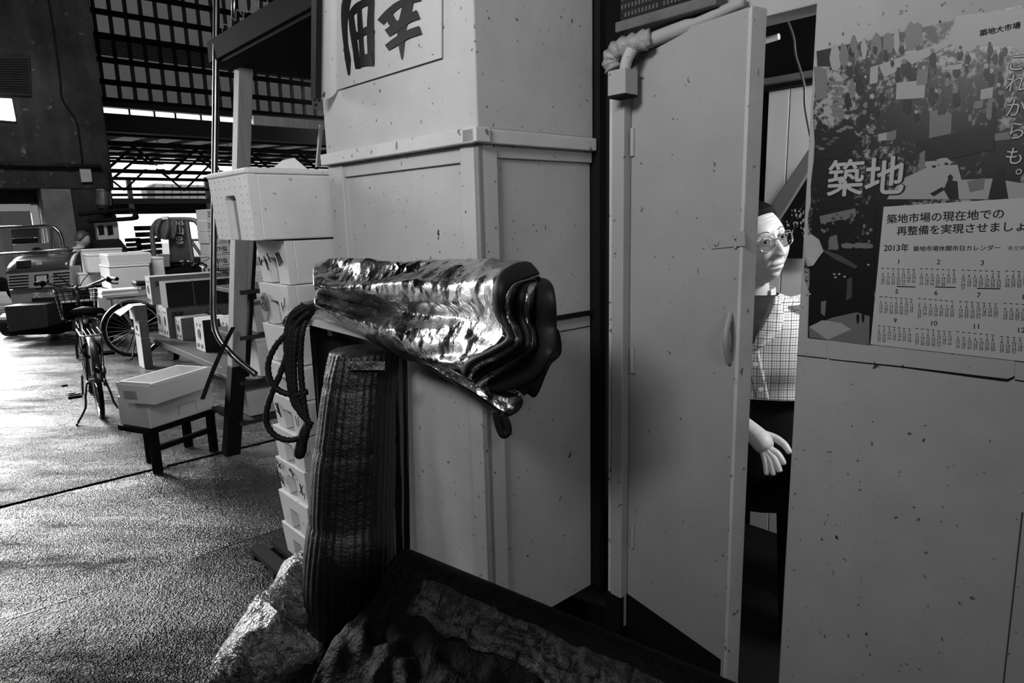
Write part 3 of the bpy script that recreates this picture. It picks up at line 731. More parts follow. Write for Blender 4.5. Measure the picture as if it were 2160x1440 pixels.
titles = {1: (1894, 556), 2: (1979, 557), 3: (2071, 559), 4: (2166, 560), 5: (1891, 619), 6: (1974, 622), 7: (2064, 627), 8: (2160, 631), 9: (1888, 680), 10: (1969, 686), 11: (2058, 693), 12: (2153, 701)}
for m_, (x0, y0, x1) in months.items():
    px = (x1-x0)/6.; sh = {1: .5, 5: .9, 9: 1.2}[1 if m_ < 5 else 5 if m_ < 9 else 9]
    tx, ty = titles[m_]; a, ux, uy, w = tframe(tx-5, ty, tx+5, ty+.3, O2); mt.text(str(m_), a+ux*w/2, ux, uy, .0145, .02, align='C')
    for r_, wk in enumerate(_cal.Calendar(6).monthdayscalendar(2013, m_)):
        for c_, d_ in enumerate(wk):
            if r_ == 0:
                a, ux, uy, w = tframe(x0+c_*px-3, y0-5+c_*sh, x0+c_*px+3, y0-5+c_*sh+.2, O2); mt.box(a, ux*w, uy*.0014, -D2*.0002)
            if d_:
                a, ux, uy, w = tframe(x0+c_*px-3, y0+2.5+r_*6.4+c_*sh, x0+c_*px+3, y0+2.5+r_*6.4+c_*sh+.2, O2)
                mt.text(str(d_), a+ux*w/2, ux, uy, .0079, .012, align='C')
for m_ in (1, 2, 3):
    x0, y0, x1 = months[m_]; a, ux, uy, w = tframe(x0+30, y0+34, x1+4, y0+35, O2); mt.box(a, ux*w, uy*.0022, -D2*.0002)
mt.build('calendar_print', 'ink', po)
# torn tape at the left edge of the poster
mb = MB(); P = [WF(x, y, .0046+.003*(i % 2)) for i, (x, y) in enumerate(((1697, 498), (1712, 494), (1728, 505), (1738, 530), (1726, 545), (1716, 560), (1704, 562), (1700, 540)))]
mb.prism(P, -D2*.002); mb.build('torn_tape', 'paint_wall', po)
# ================================================================== FOREGROUND LEFT
def foam(name, label, o, a, b, h, m='foam', group=None, notch=True, lid=False, handle=(.34, .66, .62), taper=.012):
    """Foam box. o: near lower corner, a: along the face with the hand hold (outward side is -b), b: depth."""
    a, b = V(a), V(b); la, lb = np.linalg.norm(a), np.linalg.norm(b); ua, ub = a/la, b/lb
    t = thing(name, label, 'foam box', V(o)+a/2+b/2, group=group)
    mb = MB()
    def rim(z, k): return [V(o)+ua*k+ub*k+ZU*z, V(o)+a-ua*k+ub*k+ZU*z, V(o)+a+b-ua*k-ub*k+ZU*z, V(o)+b+ua*k-ub*k+ZU*z]
    lo, hi = rim(0, taper), rim(h, 0); d = .032 if notch else 0
    lo2 = [p+ub*d if i < 2 else p for i, p in enumerate(lo)]; hi2 = [p+ub*d if i < 2 else p for i, p in enumerate(hi)]
    mb.add(lo2+hi2, [(0, 3, 2, 1), (4, 5, 6, 7), (0, 1, 5, 4), (1, 2, 6, 5), (2, 3, 7, 6), (3, 0, 4, 7)])
    mb.build('body', m, t, bevel=.006)
    if notch:
        def F(u, v):
            p = lo[0]*(1-u)*(1-v)+lo[1]*u*(1-v)+hi[0]*(1-u)*v+hi[1]*u*v; return p
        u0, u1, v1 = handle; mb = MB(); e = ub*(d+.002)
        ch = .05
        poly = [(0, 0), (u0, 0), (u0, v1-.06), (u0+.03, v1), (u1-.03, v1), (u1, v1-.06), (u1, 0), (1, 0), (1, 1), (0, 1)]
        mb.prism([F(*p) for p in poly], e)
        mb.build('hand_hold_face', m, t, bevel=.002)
        mb = MB(); q = [F(u0+.004, .004)+ub*(d-.003), F(u1-.004, .004)+ub*(d-.003), F(u1-.004, v1-.004)+ub*(d-.003), F(u0+.004, v1-.004)+ub*(d-.003)]; mb.prism(q, ub*.002); mb.build('hand_hold', 'foam_in', t)  # back panel painted darker for the slot's dirt and shade
    if lid:
        mb = MB(); mb.box(V(o)+ZU*h-ua*.004-ub*.004, a+ua*.008, b+ub*.008, ZU*.022); mb.build('lid', m, t, bevel=.006)
    return t
def scrawl(t, o, a, h, marks, m='ink', lift=.0025):
    """hand-drawn felt pen strokes on the -b face: marks in face fractions"""
    ua = unit(a); nb = np.cross(ua, ZU); nb = nb if np.dot(nb, D2) < 0 else -nb
    mb = MB()
    for s in marks:
        mb = MB(); P = [V(o)+V(a)*u+ZU*(h*v)+nb*lift for u, v in s]; mb.tube(P, .0026, 5, flat=.5); mb.build('pen_stroke', m, t)
Gf = PZ(600, 1160, .06); Gxy = Gf*V([1, 1, 0])
kc = HIT(604, 556, Gxy, D2); LFb = float(np.linalg.norm((kc-Gxy)*V([1, 1, 0])))
NEAR = Gxy - D1*LFb
ys = [521, 594, 680, 757, 824, 893, 961, 1029, 1097, 1160]
xs_ = [527, 536, 538, 549, 562, 568, 577, 585, 594, 601]
def zat(x, y, xy):                                                   # height on the vertical through xy seen at picture row y
    d = ray(x, y); k = np.hypot(*xy[:2])/np.hypot(*d[:2]); return CAMH + d[2]*k
zz = [zat(x, y, Gxy) for x, y in zip(xs_, ys)]
N0 = PY(526, 430, 2.44)*V([1, 1, 0]); f0 = HIT(445, 440, N0, D2); L0 = float(np.linalg.norm((f0-N0)*V([1, 1, 0])))
zt0, zb0 = zat(524, 352, N0), max(zat(528, 508, N0), zz[0]+.004); zz[0] = zb0-.002
words_ = ['with felt pen marks, directly under the big box', 'with a round mesh sticker on its face', 'with a bare face, under the one with the round sticker', 'behind the rope loop, fourth under the big box', 'with slanted pen strokes, behind the lower rope loop', 'behind the knotted rope end', 'covered in scribbled pen marks, near the bottom of the stack', 'plain, second from the bottom of the stack', 'at the very bottom of the tall stack']
marks = {0: [[(.72, .62), (.60, .30)], [(.78, .50), (.66, .56), (.62, .42)], [(.60, .70), (.50, .50)], [(.30, .72), (.20, .42)], [(.26, .72), (.14, .45)], [(.22, .74), (.10, .5)], [(.9, .6), (.84, .4), (.8, .55)]],
         1: [[(.10, .72), (.14, .50), (.20, .44), (.12, .58), (.10, .70)], [(.22, .6), (.18, .4)]],
         4: [[(.86, .72), (.74, .40)], [(.80, .75), (.70, .35)], [(.9, .5), (.7, .42)], [(.20, .60), (.14, .3)], [(.12, .6), (.08, .35)]],
         6: [[(.95, .9), (.80, .72)], [(.9, .7), (.76, .9)], [(.96, .56), (.84, .3)], [(.86, .56), (.76, .26)], [(.76, .5), (.72, .2)], [(.46, .9), (.36, .7), (.44, .66)], [(.52, .84), (.34, .78)], [(.16, .6), (.08, .3)], [(.06, .6), (.18, .3)], [(.02, .4), (.04, .2)]]}
for i in range(9):
    jit = [0, .002, .008, -.012, -.02, -.006, .004, -.004, .003][i]
    o = NEAR + ZU*zz[i+1] - D2*(.004*(i % 2)) + D1*jit; h = zz[i]-zz[i+1]-.003
    t = foam('foam_box', 'white foam fish box ' + words_[i], o, D1*LFb, D2*.5, h, 'foam', 'tall stack of foam boxes beside the cabinet', handle=(.36, .66, .60))
    if i in marks: scrawl(t, o, D1*LFb, h, marks[i])
    if i == 1:
        mb = MB(); c = o + D1*LFb*.78 - D2*.004 + ZU*h*.42
        n = 10; mb.prism([c + D1*.036*math.cos(k*2*math.pi/n) + ZU*.062*math.sin(k*2*math.pi/n) for k in range(n)], -D2*.004)
        for k in range(12): mb.ball(c - D2*.006 + D1*RNG.uniform(-.02, .02) + ZU*RNG.uniform(-.04, .04), .006, .006, .008, 8, 6)
        mb.build('sticker', mat('mesh_sticker', .14, .3, bump=[(90, .6, .005)]), t)
# big box on top
big = foam('foam_box', 'largest white foam box, lidded and balanced on top of the tall stack', N0+ZU*zb0, D1*L0, D2*.52, zt0-zb0-.022, 'foam', 'tall stack of foam boxes beside the cabinet', handle=(.34, .62, .70), lid=True)
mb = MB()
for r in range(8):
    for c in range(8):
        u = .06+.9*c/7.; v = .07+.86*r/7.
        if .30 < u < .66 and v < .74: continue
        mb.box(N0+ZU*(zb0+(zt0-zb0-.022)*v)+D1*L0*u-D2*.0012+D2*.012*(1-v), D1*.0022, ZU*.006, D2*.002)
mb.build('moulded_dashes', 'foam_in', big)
fp = thing('folded_sheet', 'small folded white sheet lying on the lid of the largest foam box', 'paper', N0+ZU*zt0+D2*.12+D1*.05)
def S0(x, y, Y): return PY(x, y, Y)
mb = MB(); p = N0+ZU*(zt0+.001)+D2*.17+D1*.12
mb.prism([p, p+D2*.06+ZU*.045, p+D2*.07+ZU*.05, p+D2*.13+ZU*.002], D1*.10); mb.build('paper', 'foam_clean', fp, bevel=.002)
# slatted grate the stack stands on
gr = thing('pallet', 'dark slatted pallet under the tall stack of foam boxes', 'pallet', NEAR)
mb = MB()
for k in range(7): mb.box(NEAR - D2*(.10-.095*k) - D1*.06 + ZU*.035, D1*(LFb+.20), D2*.06, ZU*.022)
mb.build('slat', 'soot', gr)
mb = MB()
for k in range(3): mb.box(NEAR - D2*.10 - D1*.05 + D1*(.0+.22*k) + ZU*.009, D1*.06, D2*.62, ZU*.027)
mb.build('bearer', 'dark', gr)

# --- rack with dark overhead shelf
Pc = PY(438, 112, 4.0); zsh = Pc[2]; Pc0 = Pc*V([1, 1, 0])
rk = thing('storage_rack', 'rack of timber posts and steel tube with a dark overhead shelf', 'rack', PZ(497, 958, 0))
mb = MB(); mb.box(Pc-ZU*.055, -D1*1.7, D2*.86, ZU*.115); mb.build('top_shelf', 'soot', rk, bevel=.004)
mb = MB(); mb.box(Pc-ZU*.075+D2*.015-D1*.015, -D1*1.68, D2*.83, ZU*.018); mb.build('shelf_underside', 'black', rk)
def post(x0, y0, x1, y1, Y0, Y1, w, d, name, m):
    a, b = PY(x0, y0, Y0), PY(x1, y1, Y1); mb = MB(); v = b-a; mb.box(a, D2*w, D1*d, v); return mb.build(name, m, rk, bevel=.004)
post(505, 140, 490, 775, 4.02, 3.86, .080, .085, 'timber_post', 'wood')
post(490, 775, 478, 965, 3.86, 3.80, .085, .09, 'post_foot', 'black')
mb = MB(); a, b = PY(507, 500, 3.96), PY(490, 800, 3.86); mb.box(a+D2*.0805, D2*.022, D1*.085, b-a); mb.build('side_strip', 'black', rk)  # black strip down the post's right side
mb = MB(); P = [PY(457, -40, 3.95), PY(455, 200, 3.93), PY(452, 420, 3.90), PY(450, 600, 3.86), PY(450, 660, 3.85), PY(456, 700, 3.84), PY(474, 730, 3.83), PY(500, 758, 3.82), PY(540, 790, 3.8)]
mb.tube(interp(P, 40), .0175, 14); mb.build('steel_tube', 'steel', rk, smooth=True)
mb = MB(); mb.tube([PY(496, -60, 4.05), PY(494, 60, 4.03)], .017, 14); mb.build('steel_tube', 'steel', rk, smooth=True)
mb = MB(); a, b = PY(537, 263, 4.1), PY(700, 275, 4.42); mb.box(a, b-a, D1*.03, ZU*.055); mb.build('cross_board', 'wood', rk, bevel=.002)
mb = MB(); a, b = PY(676, 262, 4.0), PY(668, 352, 4.0); mb.box(a, D2*.018, D1*.02, b-a); mb.build('strut', mat('pale_strut', .3, .6), rk)
SHELFZ = []
for y, Yd in ((615, 3.92), (712, 3.9), (808, 3.86), (893, 3.84)):
    a = PY(506, y, Yd); mb = MB(); mb.box(a-ZU*.02, D2*.60, D1*.5, ZU*.026); mb.build('shelf_board', 'wood_dark', rk, bevel=.003); SHELFZ.append(a[2]+.006)
# torn cobweb of twine hanging at the shelf corner
mb = MB()
for k in range(7):
    p = Pc - D1*(.25+.1*k) + ZU*(.062+.004*(k % 3)); mb.tube(interp([p, p+ZU*(.03+.01*(k % 3))-D1*.03, p-D1*.09+ZU*.012], 8), .0025, 5)
mb.build('twine', 'wood', rk)
def shelf_box(x, y, Y, a, b, h, label, m='foam_dirty', lid=False):
    o = PY(x, y, Y); zb_ = min(SHELFZ, key=lambda q: abs(q-o[2])); o[2] = zb_+.003; return foam('foam_box', label, o, a, b, h, m, 'boxes on the rack shelves', notch=False, lid=lid)
shelf_box(541, 706, 3.98, D1*.30, D2*.36, .17, 'grey-white box on the rack shelf level with the bare-faced stack box', 'foam_dirty')
shelf_box(549, 802, 3.95, D1*.30, D2*.36, .22, 'tall pale box with a lid on the middle rack shelf', 'foam', True)
shelf_box(525, 886, 3.93, D1*.30, D2*.36, .16, 'brown-stained carton on the lowest rack shelf', 'card')
# --- black strap from the post to the tray
sp = thing('strap', 'black strap slanting from the post down over the foam tray', 'strap', PY(428, 838, 3.55))
mb = MB(); P = interp([PY(492, 690, 3.80), PY(470, 735, 3.7), PY(448, 785, 3.58), PY(427, 842, 3.50)], 20)
Lp = [p-RIGHT*.012 for p in P]; Rp = [p+RIGHT*.012 for p in P]; mb.grid([Lp, Rp]); mb.build('webbing', 'black_rubber', sp, solid=.004)
# --- foam trays on the low stand
e1, e2 = V([math.sin(R(18)), math.cos(R(18)), 0]), V([-math.sin(R(72)), math.cos(R(72)), 0])
tn = PY(327, 855, 3.72); zt = tn[2]; h1 = zat(336, 808, tn)-zt
tr = thing('foam_tray', 'open white foam tray set crosswise on top of the low stand', 'foam tray', tn+e1*.25+e2*.13, group='foam trays on the low stand')
def tray(t, o, a, b, h, m, wall=.022):
    la, lb = np.linalg.norm(a), np.linalg.norm(b); ua, ub = a/la, b/lb; tp = .012
    def ringz(k, z): return [o+ua*k+ub*k+ZU*z, o+a-ua*k+ub*k+ZU*z, o+a+b-ua*k-ub*k+ZU*z, o+b+ua*k-ub*k+ZU*z]
    rs = [ringz(tp, 0), ringz(0, h*.86), ringz(0, h*.86+.001), ringz(.010, h*.88), ringz(.010, h), ringz(wall+.006, h), ringz(wall+.014, .03)]
    mb = MB(); mb.grid(rs, wrap=True, capends=True); return mb.build('body', m, t, bevel=.004)
tray(tr, tn, e1*.47, e2*.275, h1, 'foam_clean')
mb = MB(); c = tn+e2*.13-e1*.0+ZU*.03; mb.box(c-e1*.004, e2*.09, ZU*.045, e1*.012); mb.build('hand_hold', 'foam_in', tr)
mb = MB()
for q in (0., 1.): mb.box(tn+e2*(.275*q-.02*q)+e1*.0+ZU*(h1*.86), e2*.02, e1*.012, ZU*h1*.1)
mb.box(tn+e1*.46+ZU*h1*.86, e1*.012, e2*.03, ZU*h1*.1); mb.build('locating_lug', 'foam', tr)
f1, f2 = V([math.sin(R(25)), math.cos(R(25)), 0]), V([-math.sin(R(65)), math.cos(R(65)), 0])
bn = PY(318, 905, 3.86); hb = zt-bn[2]-.004
lb = thing('foam_tray', 'closed foam box under the open tray, resting on the black stand', 'foam tray', bn+f1*.24+f2*.13, group='foam trays on the low stand')
mb = MB(); mb.box(bn, f1*.47, f2*.28, ZU*hb); mb.build('body', 'foam', lb, bevel=.008)
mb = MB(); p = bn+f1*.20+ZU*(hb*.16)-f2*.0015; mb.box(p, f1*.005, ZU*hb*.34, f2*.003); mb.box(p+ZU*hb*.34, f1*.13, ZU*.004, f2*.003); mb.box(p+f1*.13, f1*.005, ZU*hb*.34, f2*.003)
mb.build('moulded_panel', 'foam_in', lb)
sd = thing('stand', 'low black stand carrying the two foam trays', 'stand', bn*V([1, 1, 0])+f1*.24+f2*.13)
mb = MB(); mb.box(bn-ZU*.035-f1*.01, f1*.49, f2*.29, ZU*.032); mb.build('top', 'black', sd)
for u, w in ((.0, .0), (.12, .22), (.42, .0), (.42, .24)):
    mb = MB(); mb.box((bn+f1*u+f2*w)*V([1, 1, 0])+ZU*.001, f1*.05, f2*.035, ZU*(bn[2]-.036)); mb.build('leg', 'black', sd, bevel=.003)
mb = MB(); mb.box((bn+f1*.05)*V([1, 1, 0])+ZU*.14, f1*.4, f2*.03, ZU*.03); mb.build('stretcher', 'black', sd)

# --- rail with silver foil blankets
rail = thing('hanging_rail', 'white-painted steel rail that carries the folded silver sheets', 'rail', PY(740, 705, 2.08))
ra, rb = PY(640, 676, 2.26), PY(905, 742, 1.92); rd = unit(rb-ra)
mb = MB(); mb.box(ra-ZU*.012, rb-ra, D2*.04, ZU*.024); mb.build('bar', mat('chipped_white_bar', .5, .5, specks=[(40, .66, .1)]), rail, bevel=.003)
mb = MB(); q = ra+(rb-ra)*.25; mb.box(q-ZU*.03, D2*.32, D1*.03, ZU*.02); q = ra+(rb-ra)*.85; mb.box(q-ZU*.03, D2*.36, D1*.03, ZU*.02); mb.build('bracket', 'black', rail)
FOIL = [
 [(668, 590, 2.30), (760, 585, 2.18), (850, 590, 2.05), (930, 586, 1.92), (1010, 582, 1.78), (1075, 582, 1.74), (1122, 590, 1.70)],
 [(663, 560, 2.26), (700, 547, 2.23), (770, 547, 2.11), (850, 555, 1.99), (940, 550, 1.86), (1030, 552, 1.72), (1118, 555, 1.65)],
 [(661, 575, 2.17), (720, 590, 2.11), (775, 590, 2.03), (850, 580, 1.93), (930, 564, 1.82), (1010, 558, 1.70), (1090, 556, 1.58)],
 [(662, 600, 2.10), (730, 607, 2.04), (790, 602, 1.95), (860, 598, 1.83), (940, 596, 1.72), (1000, 594, 1.60), (1057, 576, 1.51)],
 [(665, 611, 2.12), (740, 628, 2.05), (800, 630, 1.95), (870, 634, 1.83), (940, 634, 1.71), (1000, 630, 1.59), (1042, 612, 1.49)],
 [(668, 618, 2.16), (745, 640, 2.10), (810, 652, 2.01), (880, 662, 1.89), (950, 664, 1.76), (1005, 664, 1.62), (1044, 658, 1.51)],
 [(664, 628, 2.09), (742, 652, 2.02), (812, 674, 1.93), (890, 690, 1.82), (960, 690, 1.71), (1015, 692, 1.59), (1062, 694, 1.49)],
 [(664, 640, 2.06), (742, 668, 1.98), (812, 695, 1.89), (888, 718, 1.78), (952, 722, 1.67), (1010, 722, 1.56), (1065, 716, 1.47)],
 [(666, 648, 2.07), (742, 680, 1.99), (812, 710, 1.90), (878, 738, 1.79), (935, 746, 1.70), (985, 748, 1.58), (1032, 737, 1.50)],
 [(664, 655, 2.12), (738, 688, 2.04), (803, 722, 1.95), (862, 750, 1.85), (908, 760, 1.75), (945, 766, 1.64), (986, 760, 1.54)],
 [(662, 660, 2.20), (735, 693, 2.13), (796, 728, 2.04), (850, 755, 1.94), (890, 768, 1.85), (930, 776, 1.73), (976, 785, 1.58)]]
def fgrid(rows, nr, nc):
    A = [interp([PY(*p) for p in r], nc) for r in rows]; A = V(A); B = [interp(A[:, j], nr) for j in range(nc)]
    return [[V(B[j][i]) for j in range(nc)] for i in range(nr)]
def crease(P, amp, seed=0.):
    out = []
    for i, r in enumerate(P):
        row = []
        for j, p in enumerate(r):
            q = p*V([1, 1, 1.]); n1 = 1-abs(nz(q, 7, seed))*2.; n2 = 1-abs(nz(q, 17, seed+3))*2.; n3 = nz((q[0]*2, q[1]*2, q[2]*9), 3., seed+5)
            k = amp*(.6*n1*abs(n1)+.35*n2+.5*n3); edge = min(1., min(j, len(r)-1-j)/5.+.12)*(.45+.75*j/len(r))
            row.append(p-FWD*k*edge+ZU*k*.5*edge)
        out.append(row)
    return out
fb = thing('foil_sheet', 'folded silver insulating sheets with thick black edging draped over the rail', 'foil sheet', PY(900, 700, 1.9))
MB().grid(crease(fgrid(FOIL, 110, 160), .013)).build('foil', 'foil', fb, smooth=True, solid=.003)
E0 = [r[-1] for r in FOIL[1:]]
def shift(L_, dY): return [(x, y, Y+dY) for (x, y, _), Y in zip(L_, [e[2] for e in E0])] 
def E(pts, dY): return [(x, y, e[2]+dY) for (x, y), e in zip(pts, E0)]
E1 = E([(1137, 578), (1110, 588), (1080, 600), (1064, 630), (1066, 665), (1080, 698), (1083, 720), (1045, 745), (1001, 768), (986, 794)], -.015)
E2 = E([(1138, 592), (1116, 596), (1094, 606), (1086, 634), (1087, 666), (1101, 700), (1101, 727), (1060, 756), (1016, 777), (996, 800)], .05)
E3 = E([(1134, 592), (1126, 597), (1114, 606), (1107, 636), (1107, 670), (1119, 701), (1116, 731), (1076, 762), (1031, 787), (1004, 806)], .03)
E4 = E([(1136, 590), (1132, 596), (1131, 606), (1127, 640), (1125, 676), (1131, 706), (1129, 736), (1091, 771), (1046, 797), (1016, 813)], .07)
E5 = E([(1142, 588), (1156, 592), (1168, 609), (1173, 645), (1174, 690), (1175, 724), (1162, 752), (1139, 792), (1101, 814), (1051, 826)], .02)
def band(a, b, name, m, n=40, bulge=.012):
    A, B = interp([PY(*p) for p in a], n), interp([PY(*p) for p in b], n); rows = []
    for t in np.linspace(0, 1, 7): rows.append([p*(1-t)+q*t-FWD*bulge*math.sin(math.pi*t) for p, q in zip(A, B)])
    MB().grid(rows).build(name, m, fb, smooth=True, solid=.006)
band(E0, E1, 'edging', 'black_rubber'); band(E1, E2, 'foil_fold', 'foil'); band(E2, E3, 'edging', 'black_rubber'); band(E3, E4, 'foil_fold', 'foil'); band(E4, E5, 'edging', 'black_rubber')
def sheetpoly(pts, name, m, th=.004, crs=.006):
    P = [PY(*p) for p in pts]; c = sum(P)/len(P); rows = []
    for t in np.linspace(1, 0.02, 10): rows.append([c*(1-t)+p*t for p in interp(P+[P[0]], 60)])
    rows = [[p-FWD*crs*(nz(p, 14, 2.)+.6*nz(p, 33, 4.)) for p in r] for r in rows]
    MB().grid(rows).build(name, m, fb, smooth=True, solid=th)
sheetpoly([(960, 775, 1.66), (1040, 770, 1.66), (1120, 720, 1.70), (1172, 690, 1.72), (1184, 742, 1.72), (1160, 772, 1.70), (1132, 834, 1.70), (1112, 830, 1.70), (1096, 834, 1.68), (1030, 822, 1.66)], 'under_layer', 'black_rubber')
sheetpoly([(880, 752, 1.84), (925, 764, 1.76), (975, 792, 1.66), (1040, 814, 1.62), (1098, 828, 1.60), (1090, 850, 1.60), (1070, 872, 1.60), (1035, 850, 1.63), (985, 818, 1.68), (930, 786, 1.76)], 'flap', 'foil')
sheetpoly([(870, 752, 1.90), (930, 792, 1.80), (1000, 836, 1.70), (1068, 878, 1.63), (1100, 838, 1.66), (1000, 790, 1.74), (920, 760, 1.84)], 'flap_backing', 'black_rubber')
mb = MB(); mb.tube(interp([PY(1046, 866, 1.62), PY(1049, 884, 1.62), PY(1054, 903, 1.62), (PY(1062, 917, 1.62)), PY(1071, 910, 1.62), PY(1069, 894, 1.62), PY(1058, 872, 1.62)], 36), .0065, 8, flat=1.6)
mb.build('loop', 'black_rubber', fb, smooth=True)
# --- black rope coil on the end of the rail
rp = thing('rope_coil', 'thick black rope hanging in loops from the left end of the rail', 'rope', PY(622, 780, 2.22))
def rope(pts, r=.0105, Y=2.2):
    P = interp([PY(p[0], p[1], p[2] if len(p) > 2 else Y) for p in pts], 70); mb = MB()
    mb.tube(P, [r*(1+.12*math.sin(i*2.4)) for i in range(70)], 9); return mb
for i, pts in enumerate([
    [(660, 640, 2.22), (630, 650), (610, 672), (604, 720), (608, 790), (620, 850), (640, 872)],
    [(650, 646, 2.2), (618, 668), (606, 700), (582, 728), (566, 764), (570, 800), (590, 824), (620, 832), (648, 826)],
    [(640, 640, 2.24), (614, 690), (606, 742), (590, 790), (566, 850), (562, 890), (580, 918), (612, 928), (642, 915), (656, 890)],
    [(655, 655, 2.2), (622, 690), (612, 760), (616, 820), (632, 868), (652, 888)],
    [(648, 660, 2.24), (626, 700), (620, 780), (626, 840), (645, 876)],
    [(664, 650, 2.26), (640, 690), (634, 760), (640, 840), (650, 900)]]):
    rope(pts).build('strand', 'rope', rp, smooth=True)
mb = MB(); mb.tube(interp([PY(645, 898, 2.2), PY(640, 920, 2.2), PY(634, 945, 2.2), PY(631, 966, 2.2)], 12), [.014, .016, .018, .019, .019, .018, .019, .021, .022, .02, .018, .010], 10); mb.build('knot', 'rope', rp, smooth=True)
mb = MB(); mb.tube(interp([PY(606, 690, 2.24), PY(612, 672, 2.24), PY(640, 652, 2.22), PY(690, 640, 2.18)], 16), [.008, .014, .019]+[.021]*13, 10); mb.build('lashing', 'rope', rp, smooth=True)
bs = thing('shade_sheet', 'added black sheet for the shade under the rail, behind the rolled mat', 'sheet', PY(770, 900, 2.2)*V([1, 1, 0]))  # black sheet added where shade falls on the cabinet behind the mat
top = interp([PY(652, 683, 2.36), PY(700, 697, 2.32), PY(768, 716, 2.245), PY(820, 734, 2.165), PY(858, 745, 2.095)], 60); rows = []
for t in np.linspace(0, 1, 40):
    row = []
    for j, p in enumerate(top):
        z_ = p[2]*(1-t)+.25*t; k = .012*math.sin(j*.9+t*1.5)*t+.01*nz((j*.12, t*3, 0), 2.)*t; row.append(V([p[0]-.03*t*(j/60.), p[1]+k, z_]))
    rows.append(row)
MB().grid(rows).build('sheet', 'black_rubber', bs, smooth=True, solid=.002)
# --- upright rolled mat and the crumpled wrap at its foot
um = thing('rolled_mat', 'ribbed black wet mat rolled upright under the silver sheets', 'mat', PZ(738, 1330, 0))
spine = interp([PZ(736, 1352, .012), PY(736, 1190, 1.98), PY(742, 1060, 2.0), PY(750, 930, 2.02), PY(758, 820, 2.04), PY(768, 738, 2.06)], 60)
rad = np.interp(np.linspace(0, 1, 60), [0, .2, .5, .8, 1], [.148, .142, .130, .116, .108])
rows = []
for i, c in enumerate(spine):
    row = []
    for k in range(160):
        t = 2*math.pi*k/160; p = V([math.cos(t), math.sin(t), 0])
        r = rad[i]*(1+.012*math.cos(t*34+.5*nz((t, i*.05, 0), 2))+.05*nz((math.cos(t)*1.2, math.sin(t)*1.2, i*.06), 1.3)-.03*max(0, 1-abs((i % 14)-7)/1.2))
        row.append(c+p*r)
    rows.append(row)
MB().grid(rows, wrap=True, capends=True).build('roll', 'net', um, smooth=True)
mb = MB(); p = PY(772, 768, 1.985); rows = [[PY(x, y, 1.915+.01*((x-770)/60)**2) for x in np.linspace(728, 812, 14)] for y in (762, 780)]
mb.grid(rows).build('label_strip', 'net_grey', um, solid=.003)
cw = thing('plastic_wrap', 'crumpled wet grey wrap spilling from the foot of the rolled mat onto the asphalt', 'wrap', PZ(560, 1400, 0))
def lump(path, rads, flat, m, name, parent, n=70, amp=.35, seed=0., zmin=.014):
    S = interp(path, n); W = np.interp(np.linspace(0, 1, n), np.linspace(0, 1, len(rads)), rads); rows = []
    for i in range(n):
        T = unit(S[min(n-1, i+1)]-S[max(0, i-1)]); sd_ = unit(np.cross(T, ZU)); up_ = np.cross(sd_, T); row = []
        for k in range(80):
            a = 2*math.pi*k/80; p = S[i]+(sd_*math.cos(a)+up_*math.sin(a)*flat)*W[i]
            n1 = 1-2*abs(nz(p, 5, seed)); n2 = 1-2*abs(nz(p, 12, seed+2)); q = S[i]+(p-S[i])*(1+amp*(.5*n1*abs(n1)+.3*n2*abs(n2)))
            q[2] = max(q[2], zmin); row.append(q)
        rows.append(row)
    return MB().grid(rows, wrap=True, capends=True).build(name, m, parent, smooth=True)
lump([PY(650, 1165, 2.18), PY(640, 1210, 2.12), PY(650, 1260, 2.04), PY(665, 1310, 1.98)], [.02, .07, .10, .08, .04], 1., 'net_grey', 'fold', cw, seed=3)
lump([PZ(452, 1428, .01), PZ(490, 1400, .05), PZ(560, 1360, .09), PZ(625, 1320, .11), PZ(670, 1300, .10)], [.03, .10, .17, .18, .10], .62, 'net_grey', 'sheet', cw, seed=7)
lump([PZ(672, 1370, .06), PZ(690, 1345, .09), PZ(705, 1330, .07)], [.02, .05, .02], .8, 'net_grey', 'fold', cw, seed=11)
# --- dark tarpaulin heap along the foot of the booth
tp = thing('tarpaulin', 'black wet tarpaulin heaped along the foot of the booth, its ridge glistening', 'tarpaulin', PZ(1100, 1400, 0))
ca, cb_ = PZ(866, 1172, .485), PZ(1340, 1370, .485)
rows = []; n = 150
cdir = unit((cb_-ca)*V([1, 1, 0])); cout = V([cdir[1], -cdir[0], 0]); cout = cout if cout[1] < 0 else -cout
Lc = float(np.linalg.norm((cb_-ca)*V([1, 1, 0])))+.5
prof = [(-.10, .225), (-.07, .43), (-.02, .482), (.03, .47), (.10, .40), (.17, .345), (.23, .335), (.29, .30), (.36, .20), (.46, .10), (.60, .05), (.78, .02), (.95, .004)]
pr = interp([(a, b, 0) for a, b in prof], 46)
for i in range(n):
    s = -.05+Lc*i/(n-1); row = []
    for o_, z_, _ in pr:
        p = V([ca[0], ca[1], 0])+cdir*s+cout*o_+ZU*z_
        k = .022*(1-2*abs(nz(p, 9, 1)))+.016*nz(p, 24, 5); f = min(1, max(0, (o_-.0)*6))*min(1, z_*8)
        taper = 1.
        row.append(V([p[0], p[1], max(.014, p[2]*taper+k*f)]))
    rows.append(row)
MB().grid(rows).build('sheet', 'tarp', tp, smooth=True, solid=.004)
pale_strip = []
for i in range(n):
    s = .10+(Lc-.13)*i/(n-1); row = []
    for o_ in np.linspace(.05, .115, 10):
        k0 = min(range(n), key=lambda q: abs(-.05+Lc*q/(n-1)-s)); j0 = min(range(len(pr)), key=lambda q: abs(pr[q][0]-o_)); b = rows[k0][j0]
        e_ = .02*nz((s*6, o_*3, 0), 1.5, 8); row.append(b+cout*e_+ZU*(.004+.012*abs(nz((s*30, o_*30, 0), 1.2, 3)))+FWD*-.003)
    pale_strip.append(row)
